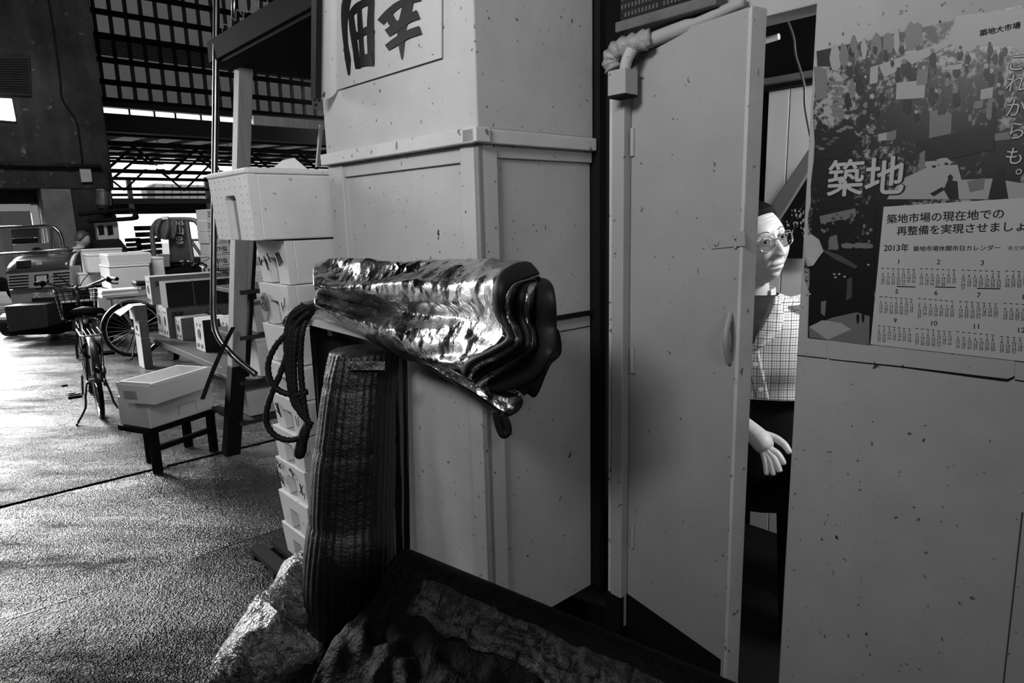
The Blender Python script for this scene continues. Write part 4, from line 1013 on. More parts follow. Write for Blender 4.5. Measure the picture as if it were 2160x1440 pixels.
MB().grid(pale_strip).build('ridge_strip', 'pale_strip', tp, smooth=True, solid=.004)  # coarse paler strip laid along the tarpaulin ridge
# ================================================================== MARKET AISLE BEHIND
def wbox(mb, o, w, d, h, mi=0): return mb.box(o, D2*w, D1*d, ZU*h, mi)
def carton(label, o, w, d, h, m='card', front='card', group='cartons on the platform cart', printing=None, strap=False, side=None, flap=False):
    t = thing('carton', label, 'carton', V(o)+D2*w/2+D1*d/2, group=group)
    mb = MB(); mb.box(o, D2*w, D1*d, ZU*h); mb.build('body', m, t, bevel=.003)
    if front != m: mb = MB(); mb.box(o-D1*.002+D2*.002+ZU*.002, D2*(w-.004), D1*.002, ZU*(h-.004)); mb.build('printed_front', front, t)
    mb = MB(); mb.box(o+ZU*h-D1*.003, D2*w, D1*(d*.48), ZU*.004); mb.box(o+ZU*(h+.0)+D1*(d*.52), D2*w, D1*(d*.48), ZU*.006); mb.build('top_flap', 'card' if m != 'card_brown' else m, t)
    if strap:
        for u in (.28, .66): mb = MB(); mb.box(o+D2*(w*u)-D1*.004, D2*.012, D1*(d+.008), ZU*(h+.008)); mb.build('strapping', 'ink_grey', t)
    nb, nl = -D1*.0035, -D2*.0015
    if printing == 'front' or printing == 'both':
        mb = MB(); sz = .062; mb.text('国産', o+nb+D2*.05+ZU*(h-.10), D2, ZU, sz, .04)
        c = o+nb+D2*(w*.5)+ZU*(h-.12); mb.torus(c, D1, .075, .003, 30, 5, arc=(0, 2*math.pi)); mb.box(c+D2*-.045+ZU*.0, D2*.09, D1*.0006, ZU*.022); mb.box(c+D2*-.02+ZU*.022, D2*.04, D1*.0006, ZU*.016); mb.box(c-D2*.035-ZU*.028, D2*.07, D1*.0006, ZU*.02)
        mb.box(o+nb+D2*(w*.24)+ZU*(h-.135), D2*.08, D1*.0006, ZU*.014); mb.box(o+nb+D2*(w*.70)+ZU*(h-.11), D2*.07, D1*.0006, ZU*.012); mb.text('国産', o+nb+D2*(w-.12)+ZU*(h-.085), D2, ZU, .045, .03)
        mb.build('printing', 'ink', t)
    if printing in ('side', 'both'):
        mb = MB(); u = -D1
        def lt(fu, fz): return o+nl+D1*(d*(1-fu))+ZU*(h*fz)
        mb.box(lt(.28, .78), u*d*.10, -D2*.0006, ZU*h*.09); mb.box(lt(.62, .78), u*d*.10, -D2*.0006, ZU*h*.09)
        c = lt(.5, .54); mb.tube([c+u*d*.13*math.cos(a)+ZU*h*.16*math.sin(a) for a in np.linspace(0, 2*math.pi, 24, endpoint=False)], .003, 5, closed=True); mb.box(c-u*d*.04-ZU*h*.1, u*d*.09, -D2*.0006, ZU*h*.2)
        for f in (.14, .56):
            for k in range(4): mb.box(lt(f+.06*k, .09+.02*(k % 2)), u*d*.05, -D2*.0006, ZU*h*(.12-.02*(k % 3)))
        mb.build('printing', 'ink_grey', t)
    if flap:
        mb = MB(); mb.prism([o+ZU*h, o+D1*d+ZU*h, o+D1*d+ZU*(h-.07)-D2*.14, o+ZU*(h-.09)-D2*.13], ZU*.004); mb.build('open_flap', 'card', t)
    return t
PZC = .30
b3 = PZ(358, 713, PZC); z1 = zat(353, 648, b3)
carton('pale printed carton nearest in the bottom row, beneath the dark strapped carton', b3, .95, .20, z1-PZC-.008, 'card', 'card_brown', printing='both')
carton('pale printed carton wedged behind the nearest one in the bottom row', b3+D1*.206, .95, .20, z1-PZC-.008, 'card', 'card_brown', printing='side')
o = PZ(322, 643, z1); carton('tall printed carton at the top back of the pile on the platform cart', o, .78, .19, zat(315, 585, o)-z1, 'card', 'card_brown', printing='both')
o = PZ(355, 650, z1); carton('dark strapped carton on top of the pile, in front of the tall printed one', o, .95, .24, zat(351, 597, o)-z1, 'card_brown', 'card_dark', strap=True)
o = PZ(386, 718, PZC); carton('small plain carton in front of the bottom row', o, .30, .22, zat(382, 672, o)-PZC, 'card', 'card_brown', printing='side')
o = PZ(434, 743, PZC); carton('carton with a black front standing behind the curved steel tube', o, .26, .26, zat(428, 676, o)-PZC, 'card', 'card_dark', printing='side')
o = PZ(491, 748, PZC); carton('printed carton half hidden behind the timber post', o, .30, .26, zat(490, 672, o)-PZC, 'card', 'card_brown', printing='side')
pf = PZ(322, 703, PZC); pn = PZ(512, 790, PZC)
pc = thing('platform_cart', 'low dark platform cart loaded with cartons', 'cart', (pf+pn)/2*V([1, 1, 0]))
dl = float(np.dot(pf-pn, D1)); mb = MB(); mb.box(pn-ZU*.062-D2*.02, D2*1.25, D1*(dl+.02), ZU*.06); mb.build('deck', 'wood_dark', pc, bevel=.004)
for u in (.2, 1.05):
    for w in (.25, dl-.25): mb = MB(); c = (pn+D2*u+D1*w)*V([1, 1, 0])+ZU*.115; mb.cyl(c-D2*.03, c+D2*.03, .11, 20); mb.build('wheel', 'black_rubber', pc)
mb = MB(); mb.box(pn-ZU*.14+D2*.1, D2*.9, D1*dl, ZU*.075); mb.build('chassis', 'black', pc)
o = PZ(327, 775, .0)-D2*.10
t = carton('battered pale carton standing on the asphalt at the corner of the platform cart', o+ZU*.003, .085, .22, zat(322, 711, o)-.006, 'card', 'card_brown', group='cartons beside the platform cart')
z_ = zat(322, 711, o)
t = carton('pale carton stacked on the battered one beside the bicycle wheel', o+ZU*z_, .085, .22, zat(316, 673, o)-z_-.008, 'card', 'card_brown', printing='side', group='cartons beside the platform cart')
z2_ = zat(316, 673, o); carton('open carton with a hanging flap, above the bicycle wheel', o+ZU*z2_-D2*.03, .12, .22, .15, 'card', 'card_brown', group='cartons beside the platform cart', flap=True)
# --- foam boxes with lettering behind the post
A0_ = PY(486, 520, 9.0)*V([1, 1, 0])
zts = [zat(484, y, A0_) for y in (662, 636, 611, 586, 561, 536, 512, 487, 463, 440)]
ords = ['bottom', 'second from the bottom', 'third from the bottom', 'fourth from the bottom', 'fifth from the bottom', 'fifth from the top', 'fourth from the top', 'third from the top', 'second from the top', 'top']
zb = zts[0]-(zts[1]-zts[0])
for col, off in (('outer', -.272), ('inner', .012)):
    for k in range(10):
        lo = zts[k-1] if k else zb; h = zts[k]-lo-.004
        jit = D2*RNG.uniform(-.008, .008); o = A0_+D2*off+jit+ZU*lo
        t = thing('foam_box', f'brush-lettered white foam box, {ords[k]} in the {col} column behind the timber post', 'foam box', o+D2*.12, group='lettered foam boxes behind the timber post')
        mb = MB(); mb.box(o, D2*.263, D1*.40, ZU*h); mb.build('body', 'foam', t, bevel=.006)
        mb = MB(); mb.text('三ｲｱｲ似', o-D1*.002+D2*.015+ZU*h*.34, D2, ZU*1.3, .058, .03); mb.box(o-D1*.001+D2*.15+ZU*h*.16, D2*.085, -D1*.001, ZU*.006); mb.build('lettering', 'ink', t)
st = thing('pallet', 'dark pallet under the lettered foam boxes', 'pallet', A0_)
mb = MB(); mb.box(A0_-D2*.36+ZU*(zb-.06), D2*.75, D1*.5, ZU*.055); mb.build('deck', 'dark', st)
for u in (-.33, .3): mb = MB(); mb.box(A0_+D2*u+ZU*.002, D2*.07, D1*.45, ZU*(zb-.065)); mb.build('leg', 'dark', st)

# --- white foam boxes on the cart beyond the bicycle
G2 = 'pile of white foam boxes beyond the bicycle'
def wb(label, x, y, Y, w, d, h, m='foam_clean', open_=False, at=None):
    o = PY(x, y, Y) if at is None else at; t = thing('foam_box', label, 'foam box', o+D2*w/2+D1*d/2, group=G2)
    if open_:
        tray(t, o, D2*w, D1*d, h, m, .03)
    else:
        mb = MB(); mb.box(o, D2*w, D1*d, ZU*h); mb.build('body', m, t, bevel=.012)
        mb = MB(); mb.box(o+ZU*h-D2*.006-D1*.006, D2*(w+.012), D1*(d+.012), ZU*.03); mb.build('lid', m, t, bevel=.01)
    return o
ow = wb('white foam box at the front of the pile beyond the bicycle', 236, 611, 8.35, .46, .55, .27)
wb('open white foam tray on top of the front box of the far pile', 237, 561, 8.42, .50, .50, .14, open_=True, at=ow+ZU*.305)
wb('long white foam box at the back of the pile, in front of the stooping man', 180, 585, 9.32, .50, .12, .36)
o = wb('white foam box with a dark label in the middle of the far pile', 192, 576, 8.9, .26, .4, .22)
wb('white foam box peeking out low behind the handlebar', 170, 604, 9.05, .28, .15, .15)
wb('white foam box at the right end of the far pile', 303, 592, 8.75, .14, .4, .34, at=ow+D2*.53+D1*.12)
mb = MB(); o = PY(242, 655, 8.42)
for k, (lab, x, y, w, h) in enumerate((('pale carton under the front foam box of the far pile', 244, 655, .42, .24), ('slatted pale carton low at the corner of the far pile', 216, 648, .14, .30))):
    o = PY(244, 655, 8.36); h = ow[2]-o[2]-.012; o = o-D2*(.155*k)+D1*(.02+.1*k); carton(lab, o, w, .5, h, 'card', 'card', group='cartons under the far foam boxes', printing='side')
fc = thing('hand_cart', 'dark flat hand cart under the pile of white foam boxes', 'cart', PZ(240, 690, 0))
o = PY(214, 664, 8.3); mb = MB(); mb.box(o-ZU*.06-D2*.05, D2*1.0, D1*.8, ZU*.06); mb.build('deck', 'black', fc)
for u in (.1, .75): mb = MB(); c = (o+D2*u+D1*.3)*V([1, 1, 0])+ZU*.16; mb.cyl(c-D2*.03, c+D2*.03, .155, 20); mb.build('wheel', 'black_rubber', fc)
mb = MB(); mb.box((o-D2*.0)*V([1, 1, 0])+D1*.1+ZU*.12, D2*.9, D1*.6, ZU*(o[2]-.19)); mb.build('chassis', 'black', fc)

# --- bicycle
def bike_parts(root):
    rr = .325; Hr, Hf = V([0, 0, rr]), V([0, 1.07, rr])
    for c in (Hr, Hf):
        mb = MB(); mb.torus(c, (1, 0, 0), rr-.018, .018, 56, 10); w = mb.build('tyre', 'black_rubber', root, smooth=True, local=True)
        mb = MB(); mb.torus(c, (1, 0, 0), rr-.042, .010, 56, 8); mb.build('rim', 'chrome', w, smooth=True, local=True)
        mb = MB()
        for k in range(28):
            a = 2*math.pi*k/28; mb.tube([c+V([.02*(-1)**k, 0, 0]), c+V([0, math.cos(a), math.sin(a)])*(rr-.045)], .0016, 4)
        mb.cyl(c-V([.05, 0, 0]), c+V([.05, 0, 0]), .022, 12); mb.build('spokes', 'steel', w, local=True)
    mb = MB(); bb = V([0, .44, .28]); sc = V([0, .26, .74]); hd, hu = V([0, .90, .62]), V([0, .86, .84])
    for p, q, r in ((bb, sc, .016), (bb, hd, .019), (sc*.45+bb*.55, hu*.5+hd*.5, .016), (hd, hu, .02)): mb.tube([p, q], r, 10)
    for s in (-1, 1):
        x = V([.055*s, 0, 0]); mb.tube([bb+x*.6, Hr+x], .010, 8); mb.tube([sc+x*.3, Hr+x], .008, 8); mb.tube(interp([hd+V([.03*s, 0, 0]), V([.055*s, 1.0, .45]), Hf+x], 10), .012, 8)
    mb.build('frame', 'dark_metal', root, local=True)
    for c, a0, a1 in ((Hr, 20, 215), (Hf, 35, 190)):
        mb = MB(); rows = []
        for t in np.linspace(R(a0), R(a1), 30):
            d = V([0, math.cos(t), math.sin(t)]) if c is Hf else V([0, -math.cos(t-R(15)), math.sin(t-R(15))])
            rows.append([c+d*(rr+.018-.012*abs(x)**2)+V([x*.028, 0, 0]) for x in (-1, -.6, 0, .6, 1)])
        mb.grid(rows); mb.build('mudguard', 'fender', root, smooth=True, solid=.002, local=True)
    mb = MB(); rows = []
    for t in np.linspace(0, 1, 16):
        y = .06+.27*t; w = .105*(1-t)**.7+.022; rows.append([V([w*math.cos(a), y, .84+.03*math.sin(a)*(1 if math.sin(a) > 0 else 1.2)+.015*(1-t)]) for a in np.linspace(0, 2*math.pi, 16, endpoint=False)])
    mb.grid(rows, wrap=True, capends=True); mb.build('saddle', 'black_rubber', root, smooth=True, local=True)
    mb = MB(); mb.tube([sc, V([0, .20, .83])], .013, 10); mb.tube([V([-.07, .1, .80]), V([.07, .1, .80])], .012, 8); mb.build('seat_post', 'chrome', root, local=True)
    mb = MB(); z = .70
    mb.tube([V([-.07, .22, z]), V([-.07, -.20, z]), V([-.05, -.24, z]), V([.05, -.24, z]), V([.07, -.20, z]), V([.07, .22, z])], .006, 8)
    for x in (-.03, .0, .03): mb.tube([V([x, .2, z]), V([x, -.24, z])], .004, 6)
    for s in (-1, 1): mb.tube([V([.07*s, -.14, z]), V([.06*s, 0, rr])], .005, 6)
    mb.build('rear_rack', 'steel', root, local=True)
    mb = MB(); stem = V([0, .83, 1.0])
    mb.tube([hu, stem], .014, 10)
    mb.tube(interp([V([-.27, .62, 1.06]), V([-.24, .72, 1.06]), V([-.16, .82, 1.02]), V([-.06, .84, .985]), V([.06, .84, .985]), V([.16, .82, 1.02]), V([.24, .72, 1.06]), V([.27, .62, 1.06])], 40), .012, 10)
    mb.build('handlebar', 'steel', root, smooth=True, local=True)
    for s in (-1, 1):
        mb = MB(); mb.tube([V([.265*s, .64, 1.06]), V([.285*s, .53, 1.06])], .017, 10); g = mb.build('grip', 'black_rubber', root, local=True)
        mb = MB(); mb.tube(interp([V([.235*s, .72, 1.05]), V([.25*s, .66, 1.02]), V([.29*s, .56, 1.02])], 8), .007, 8); mb.ball(V([.24*s, .70, 1.05]), .026, .03, .026, 10, 8); mb.build('brake_lever', 'black', root, local=True)
    for k, (x0, y1) in enumerate(((-.22, .95), (.22, .97))):
        mb = MB(); mb.tube(interp([V([x0, .72, 1.05]), V([x0*.6, .95, 1.10]), V([x0*.1, 1.0, .95]), V([0, .95, .7])], 16), .004, 6); mb.build('brake_cable', 'black', root, local=True)
    mb = MB(); x0, x1, y0, y1, zb, zt = -.16, .16, .93, 1.20, .70, .95
    def bk(u, f, z): k = .82+.18*f; return V([0, (y0+y1)/2, 0])+V([math.copysign(min(.16, abs(.23*math.cos(u))), math.cos(u))*k, math.copysign(min(.135, abs(.2*math.sin(u))), math.sin(u))*k, z])
    for f in np.linspace(0, 1, 8):
        mb.tube([bk(u, f, zb+(zt-zb)*f) for u in np.linspace(0, 2*math.pi, 32, endpoint=False)], .0035 if f < .99 else .006, 5, closed=True)
    for u in np.linspace(0, 2*math.pi, 28, endpoint=False): mb.tube([bk(u, 0, zb), bk(u, 1, zt)], .0028, 5)
    mb.box(V([-.13, .95, zb-.004]), (.26, 0, 0), (0, .23, 0), (0, 0, .006)); mb.build('basket', 'black', root, local=True)
    mb = MB(); mb.box(V([-.12, .97, zb+.01]), (.24, 0, 0), (0, .2, 0), (0, 0, .14)); mb.build('basket_liner', 'black', root, local=True)
    mb = MB()
    for s in (-1, 1): mb.tube(interp([V([.06*s, .02, .30]), V([.085*s, -.02, .20]), V([.10*s, -.05, .11]), V([.165*s, -.09, .012])], 12), .008, 8)
    mb.tube([V([.165, -.09, .012]), V([.175, -.13, .008])], .008, 8); mb.tube([V([-.165, -.09, .012]), V([-.175, -.13, .008])], .008, 8); mb.build('stand', 'dark_metal', root, smooth=True, local=True)
    mb = MB(); mb.tube(interp([V([.06, .0, .36]), V([.075, .22, .36]), V([.07, .46, .30]), V([.075, .22, .23]), V([.06, .0, .27])], 20), .016, 8); mb.build('chain_guard', 'dark_metal', root, local=True)
    for s, dy, dz in ((1, .03, .16), (-1, -.03, -.16)):
        mb = MB(); mb.tube([bb+V([.07*s, 0, 0]), bb+V([.085*s, dy, dz])], .009, 8); mb.build('crank', 'steel', root, local=True)
        mb = MB(); c = bb+V([.14*s, dy, dz])
        for yy in (-.035, .035): mb.box(c+V([-.05, yy-.008, -.012]), (.1, 0, 0), (0, .016, 0), (0, 0, .024))
        mb.box(c+V([-.05, -.04, -.008]), (.012, 0, 0), (0, .08, 0), (0, 0, .016)); mb.box(c+V([.038, -.04, -.008]), (.012, 0, 0), (0, .08, 0), (0, 0, .016)); mb.build('pedal', 'black', root, local=True)
    mb = MB(); mb.ball(V([0, -.345, .46]), .026, .012, .032, 12, 8); mb.build('reflector', 'glassy_dark', root, local=True)
    mb = MB(); mb.ball(V([.0, 1.02, .66]), .035, .05, .035, 12, 8); mb.build('head_lamp', 'chrome', root, local=True)
    mb = MB(); mb.torus(V([.0, .05, .55]), (0, 1, 0), .06, .012, 20, 8); mb.build('ring_lock', 'black', root, local=True)
bp = PZ(214, 881, 0)
bike = thing('bicycle', 'dark city bicycle with wire basket, parked on its stand and seen from behind', 'bicycle', bp, R(36))
bike_parts(bike)
bp2 = PZ(300, 757, 0)+D1*.20
bike2 = dup(bike, bp2, R(-49), 'second bicycle behind the cartons, only its rear wheel and loaded carrier showing')
nw = thing('newspapers', 'flat pale bundle of papers on the carrier of the second bicycle', 'papers', bp2+ZU*.71)
for k in range(4):
    mb = MB(); mb.box(bp2-D2*.30-D1*.11+ZU*(.722+.022*k)+RIGHT*(.01*(k % 2)), D2*.36, D1*.22, ZU*.02); mb.build('fold', 'foam_clean', nw, bevel=.006)

# --- motor truck of the market
T0, T1 = PZ(8, 720), PZ(124, 715); tx = unit(T1-T0); ty = V([-tx[1], tx[0], 0]); 
def TF(x, y, off=0.): return HIT(x, y, T0+ty*off, ty)
mt = thing('market_truck', 'small stand-on market truck with headlight, slatted nose and tubular rail', 'truck', (T0+T1)/2)
def tpoly(pix, depth, off, name, m, bevel=.01): 
    mb = MB(); mb.prism([TF(x, y, off) for x, y in pix], ty*depth); return mb.build(name, m, mt, bevel=bevel)
mb = MB(); rows = []
for t in np.linspace(0, 1, 10):
    y0 = 572-34*math.sin(t*math.pi/2); off = .32*(1-math.cos(t*math.pi/2)); k = 10*t
    rows.append([TF(x, y0-(x-80)*.075, 0)+ty*off for x in np.linspace(12+k, 147-k, 12)])
mb.grid(rows); mb.build('hood', mat('grey_enamel', .05, .22, spec=.6), mt, smooth=True, solid=.02)
mb = MB(); mb.text('蘭', TF(74, 563, -.005)+ty*.02, tx, ZU, .085, .01); mb.build('emblem', 'white', mt)
mb = MB(); mb.prism([TF(x, y, .015) for x, y in ((36, 550), (66, 548), (67, 563), (37, 565))], -ty*.03); mb.build('name_plate', 'dark_metal', mt, bevel=.005)
tpoly([(12, 572), (147, 562), (155, 603), (18, 611)], .3, 0., 'nose', mat('pale_enamel', .33, .35, var=[(5, .8)]))
mb = MB()
for k in range(5):
    for x0, x1 in ((19, 60), (112, 147)):
        y = 578+k*6.2; mb.prism([TF(x0, y-(x0-80)*.07, -.006), TF(x1, y-(x1-80)*.07, -.006), TF(x1, y+2.6-(x1-80)*.07, -.006), TF(x0, y+2.6-(x0-80)*.07, -.006)], ty*.004)
mb.build('vent', 'seam', mt)
hl = tpoly([(72, 580), (100, 578), (101, 596), (73, 598)], .05, -.03, 'headlight', 'black', .006)
mb = MB(); mb.prism([TF(x, y, -.035) for x, y in ((76, 582), (98, 580), (98, 594), (77, 596))], ty*.006); mb.build('lens', mat('headlight_glass', .6, .2, var=[(30, .5)]), hl)
tpoly([(19, 611), (152, 604), (150, 640), (26, 646)], .2, .06, 'front_panel', mat('pale_panel', .26, .5, var=[(8, .7)]))
mb = MB(); a = TF(68, 628, .055); mb.text('大', a, tx, ZU, .115, .015); a = TF(100, 624, .055); mb.text('平', a, tx, ZU, .105, .015); mb.build('lettering', 'white', mt)
mb = MB(); mb.box(TF(68, 636, .055), tx*.34, -ty*.002, ZU*.05); mb.build('name_bar', 'ink', mt)
tpoly([(8, 646), (98, 641), (101, 690), (18, 700)], .55, -.35, 'bumper_box', 'wood_dark')
tpoly([(14, 690), (128, 682), (130, 704), (18, 708)], .3, .05, 'chassis', 'black')
for x in (24, 112):
    c = TF(x, 697, .45); c[2] = .17; mb = MB(); mb.cyl(c-tx*.06, c+tx*.06, .165, 22); mb.build('wheel', 'black_rubber', mt)
mb = MB(); mb.tube(interp([TF(-60, 482, .5), TF(60, 479, .5), TF(104, 477, .5), TF(122, 487, .5), TF(130, 503, .5), TF(134, 530, .5)], 30), .026, 12); mb.build('handrail', 'steel', mt, smooth=True)
mb = MB(); mb.tube([TF(-60, 540, .2), TF(60, 533, .2), TF(144, 524, .2)], .024, 12); mb.build('handrail', 'steel', mt, smooth=True)
for x in (82, 108): mb = MB(); mb.tube([TF(x, 480, .5), TF(x+6, 548, .5)], .02, 10); mb.build('rail_post', 'steel', mt)
tpoly([(22, 484), (80, 482), (82, 500), (24, 502)], .05, .5, 'back_board', 'concrete'); tpoly([(24, 503), (82, 501), (84, 520), (26, 522)], .05, .52, 'back_gap', 'black'); tpoly([(26, 515), (100, 511), (104, 540), (28, 545)], .06, .46, 'lower_board', mat('grey_board_back', .12, .6))
mb = MB(); mb.tube([TF(80, 545, .45), TF(84, 530, .4)], .09, 14); mb.build('steering_hub', 'black', mt)
# --- white lorry beyond the opening
lo_ = thing('lorry', 'white lorry front standing in daylight beyond the opening behind the market truck', 'lorry', PZ(-30, 660, 0))
q0 = PY(24, 612, 13.2); mb = MB(); mb.box(V([q0[0]-2.0, 13.2, .35]), (2.0, 0, 0), (0, 2.5, 0), (0, 0, 1.75)); mb.build('cab', 'foam_clean', lo_, bevel=.05)
mb = MB()
for z in (1.05, 1.55): mb.box(V([q0[0]-1.99, 13.19, z]), (1.97, 0, 0), (0, .012, 0), (0, 0, .03))
mb.build('panel_gap', 'ink_grey', lo_)
c = PY(4, 598, 13.15); mb = MB(); mb.torus(c, (0, 1, 0), .115, .02, 24, 8); mb.cyl(c, c+V([0, .05, 0]), .1, 24); mb.build('headlight', 'steel', lo_)
mb = MB(); mb.box(V([q0[0]-2.0, 13.1, .3]), (2.0, 0, 0), (0, .2, 0), (0, 0, .2)); mb.build('bumper', 'dark_metal', lo_)
for x in (-1.7, -.3): mb = MB(); mb.cyl(V([q0[0]+x-.1, 13.9, .33]), V([q0[0]+x+.1, 13.9, .33]), .325, 24); mb.build('wheel', 'black_rubber', lo_)

# --- fixtures on the concrete wall
def WHo(x, y, off): return HIT(x, y, W0-NW*off, NW)
def wallthing(name, label, cat, pix, depth, off, m, part, bevel=.008):
    P = [WHo(x, y, off) for x, y in pix]; t = thing(name, label, cat, sum(P)/len(P)); mb = MB(); mb.prism(P, -D1*depth); o = mb.build(part, m, t, bevel=bevel); return t
t = wallthing('wall_lamp', 'bright tilted light panel at the very edge of the concrete wall', 'lamp', [(-40, 206), (24, 209), (33, 256), (-40, 250)], .05, .02, mat('lit_panel', .8, .4, emit=2.2), 'diffuser')
mb = MB(); mb.prism([WHo(x, y, .0) for x, y in ((-42, 204), (26, 207), (35, 259), (-42, 253))], -D1*.018); mb.build('housing', 'dark_metal', t)
t = wallthing('louvre_vent', 'dark louvred vent high on the concrete wall above the light panel', 'vent', [(-40, 112), (62, 118), (66, 205), (-40, 198)], .04, .0, 'dark', 'frame')
mb = MB()
for k in range(14): y = 122+k*5.2; mb.prism([WHo(-36, y-.5, .041), WHo(58+k*.3, y+2, .041), WHo(58+k*.3, y+4, .05), WHo(-36, y+1.8, .05)], -D1*.01)
mb.build('slats', 'dark_metal', t)
t = wallthing('notice_plate', 'small blank grey plate on the concrete wall below the pipe', 'plate', [(166, 355), (190, 355), (194, 384), (171, 385)], .05, .01, mat('grey_plate', .34, .5, var=[(9, .8)]), 'plate')
t = wallthing('meter_box', 'pale meter box with two dark windows on the wall behind the stooping man', 'meter box', [(197, 471), (243, 468), (247, 503), (203, 506)], .16, .05, mat('meter_box_enamel', .40, .5), 'case')
mb = MB()
for x in (207, 226): mb.prism([WHo(x-1, 476, .215), WHo(x+11, 475, .215), WHo(x+13, 494, .215), WHo(x+2, 496, .215)], -D1*.006)
mb.build('window', 'glassy_dark', t)
mb = MB(); mb.prism([WHo(x, y, .04) for x, y in ((190, 506), (248, 504), (262, 522), (264, 534), (186, 534))], -D1*.16); mb.build('skirt', 'dark', t)
t = thing('wall_drum', 'dented grey metal drum fixed high on the corner of the concrete wall', 'drum', WHo(218, 420, .2))
mb = MB(); mb.tube([WHo(217, 400, .16), WHo(217, 403, .16), WHo(218, 432, .16), WHo(218, 440, .16)], [.10, .105, .10, .05], 18); mb.build('body', mat('dull_zinc', .16, .45, metal=.5, var=[(8, .4)]), t, smooth=False)
mb = MB(); mb.torus(WHo(217, 402, .16), (0, 0, 1), .107, .008, 24, 6); mb.build('rim', 'steel', t)
def pipe(label, pts, r, m='dark_metal', name='pipe'):
    t = thing(name, label, 'pipe' if name == 'pipe' else 'cable', pts[0]); mb = MB(); mb.tube(interp(pts, 24) if len(pts) > 2 else pts, r, 10); mb.build('run', m, t, smooth=True); 
    for f in (.2, .7): mb = MB(); p = pts[0]*(1-f)+pts[-1]*f if len(pts) == 2 else interp(pts, 24)[int(23*f)]; mb.ball(p, r*1.5, r*1.5, r*1.5, 8, 6); mb.build('clip', m, t)
pipe('dark pipe running level across the whole concrete wall', [WHo(-40, 344, .08), WHo(213, 351, .08)], .03, 'dark')
pipe('thin cable sagging down the concrete wall towards the grey plate', [WHo(98, -20, .02), WHo(112, 60, .02), WHo(127, 170, .02), WHo(131, 208, .02), WHo(160, 255, .02), (WHo(167, 290, .02)), WHo(174, 345, .02)], .012, 'black', 'cable')
pipe('thick dark pipe under the drum, elbowed at its end', [WHo(166, 452, .3), WHo(222, 446, .3), WHo(270, 443, .3), WHo(284, 447, .3), WHo(286, 456, .3), WHo(276, 461, .3), WHo(185, 466, .3)], .032, 'black')
pipe('pale conduit down the corner of the concrete wall', [WHo(224, 352, .03), WHo(231, 400, .03), WHo(240, 450, .03), WHo(252, 530, .03)], .02, 'concrete')
# --- stooping man beyond the boxes: body, hair, collar
# --- second market cart with tubular hoop and board
cy = 9.6
def CY(x, y, Y=cy): return PY(x, y, Y)
ht = thing('market_cart', 'market cart with a tubular hoop and an upright board lettered in white', 'cart', PZ(372, 640, 0)*V([1, 1, 0]))
mb = MB(); mb.tube(interp([CY(330, 620), CY(325, 540), CY(321, 492), CY(327, 473), CY(342, 464), CY(400, 463), CY(416, 470), CY(426, 492), CY(432, 540), CY(440, 600)], 50), .032, 12); mb.build('hoop', mat('hoop_paint', .16, .4, metal=.4), ht, smooth=True)
mb = MB(); mb.prism([CY(352, 468), CY(394, 466), CY(408, 558), CY(360, 566)], V([0, .05, 0])); mb.build('board', mat('grey_cart_board', .075, .5, var=[(4, .6), (12, .7)]), ht, bevel=.005)
mb = MB(); mb.tube([CY(394, 466, cy-.02), CY(408, 560, cy-.02)], .03, 8); mb.tube([CY(403, 508), CY(428, 543)], .025, 8); mb.tube([CY(400, 506), CY(440, 506)], .018, 8); mb.build('brace', mat('brace_paint', .14, .4, metal=.3), ht)
mb = MB()
for s, x, y, k in (('315', 369, 475, .085), ('山', 371, 493, .12), ('忠', 370, 513, .12)): mb.text(s, CY(x, y, cy-.06), V([1, 0, 0]), V([.0, 0, 1.]), k, .02)
mb.build('lettering', 'white', ht)
mb = MB(); mb.prism([CY(325, 548), CY(440, 548), CY(450, 600), CY(322, 600)], V([0, .8, 0])); mb.build('deck', 'black', ht, bevel=.01)
mb = MB(); mb.prism([CY(332, 536, cy-.04), CY(358, 536, cy-.04), CY(358, 562, cy-.04), CY(333, 563, cy-.04)], V([0, .03, 0])); mb.build('panel', mat('grey_panel_low', .22, .6), ht)
for x in (345, 425): c = PY(x, 615, cy+.3); c[2] = .2; mb = MB(); mb.cyl(c-V([.05, 0, 0]), c+V([.05, 0, 0]), .195, 20); mb.build('wheel', 'black_rubber', ht)
cl = thing('work_jacket', 'grey work jacket slung over the hoop of the lettered cart', 'jacket', CY(352, 480, cy-.1))
rows = []
for i, t in enumerate(np.linspace(0, 1, 26)):
    row = []
    for j, s in enumerate(np.linspace(-1, 1, 36)):
        w = 15+13*math.sin(t*2.3); x = 350+s*w*(1-.3*t*abs(s)); y = 461+44*t-8*abs(s)**2*t+(6 if abs(s) > .8 else 0)*t
        row.append(CY(x, y, cy-.09-.04*math.sin(s*7+t*2)-.05*math.sin(t*3)))
    rows.append(row)
mb = MB(); mb.grid(rows); mb.build('cloth', mat('work_cloth', .13, .8, var=[(10, .7)]), cl, smooth=True, solid=.012)
mb = MB(); mb.prism([CY(342, 457, cy-.15), CY(354, 456, cy-.15), CY(354, 462, cy-.15), CY(342, 463, cy-.15)], V([0, .02, 0])); mb.build('collar_patch', 'foam_clean', cl)
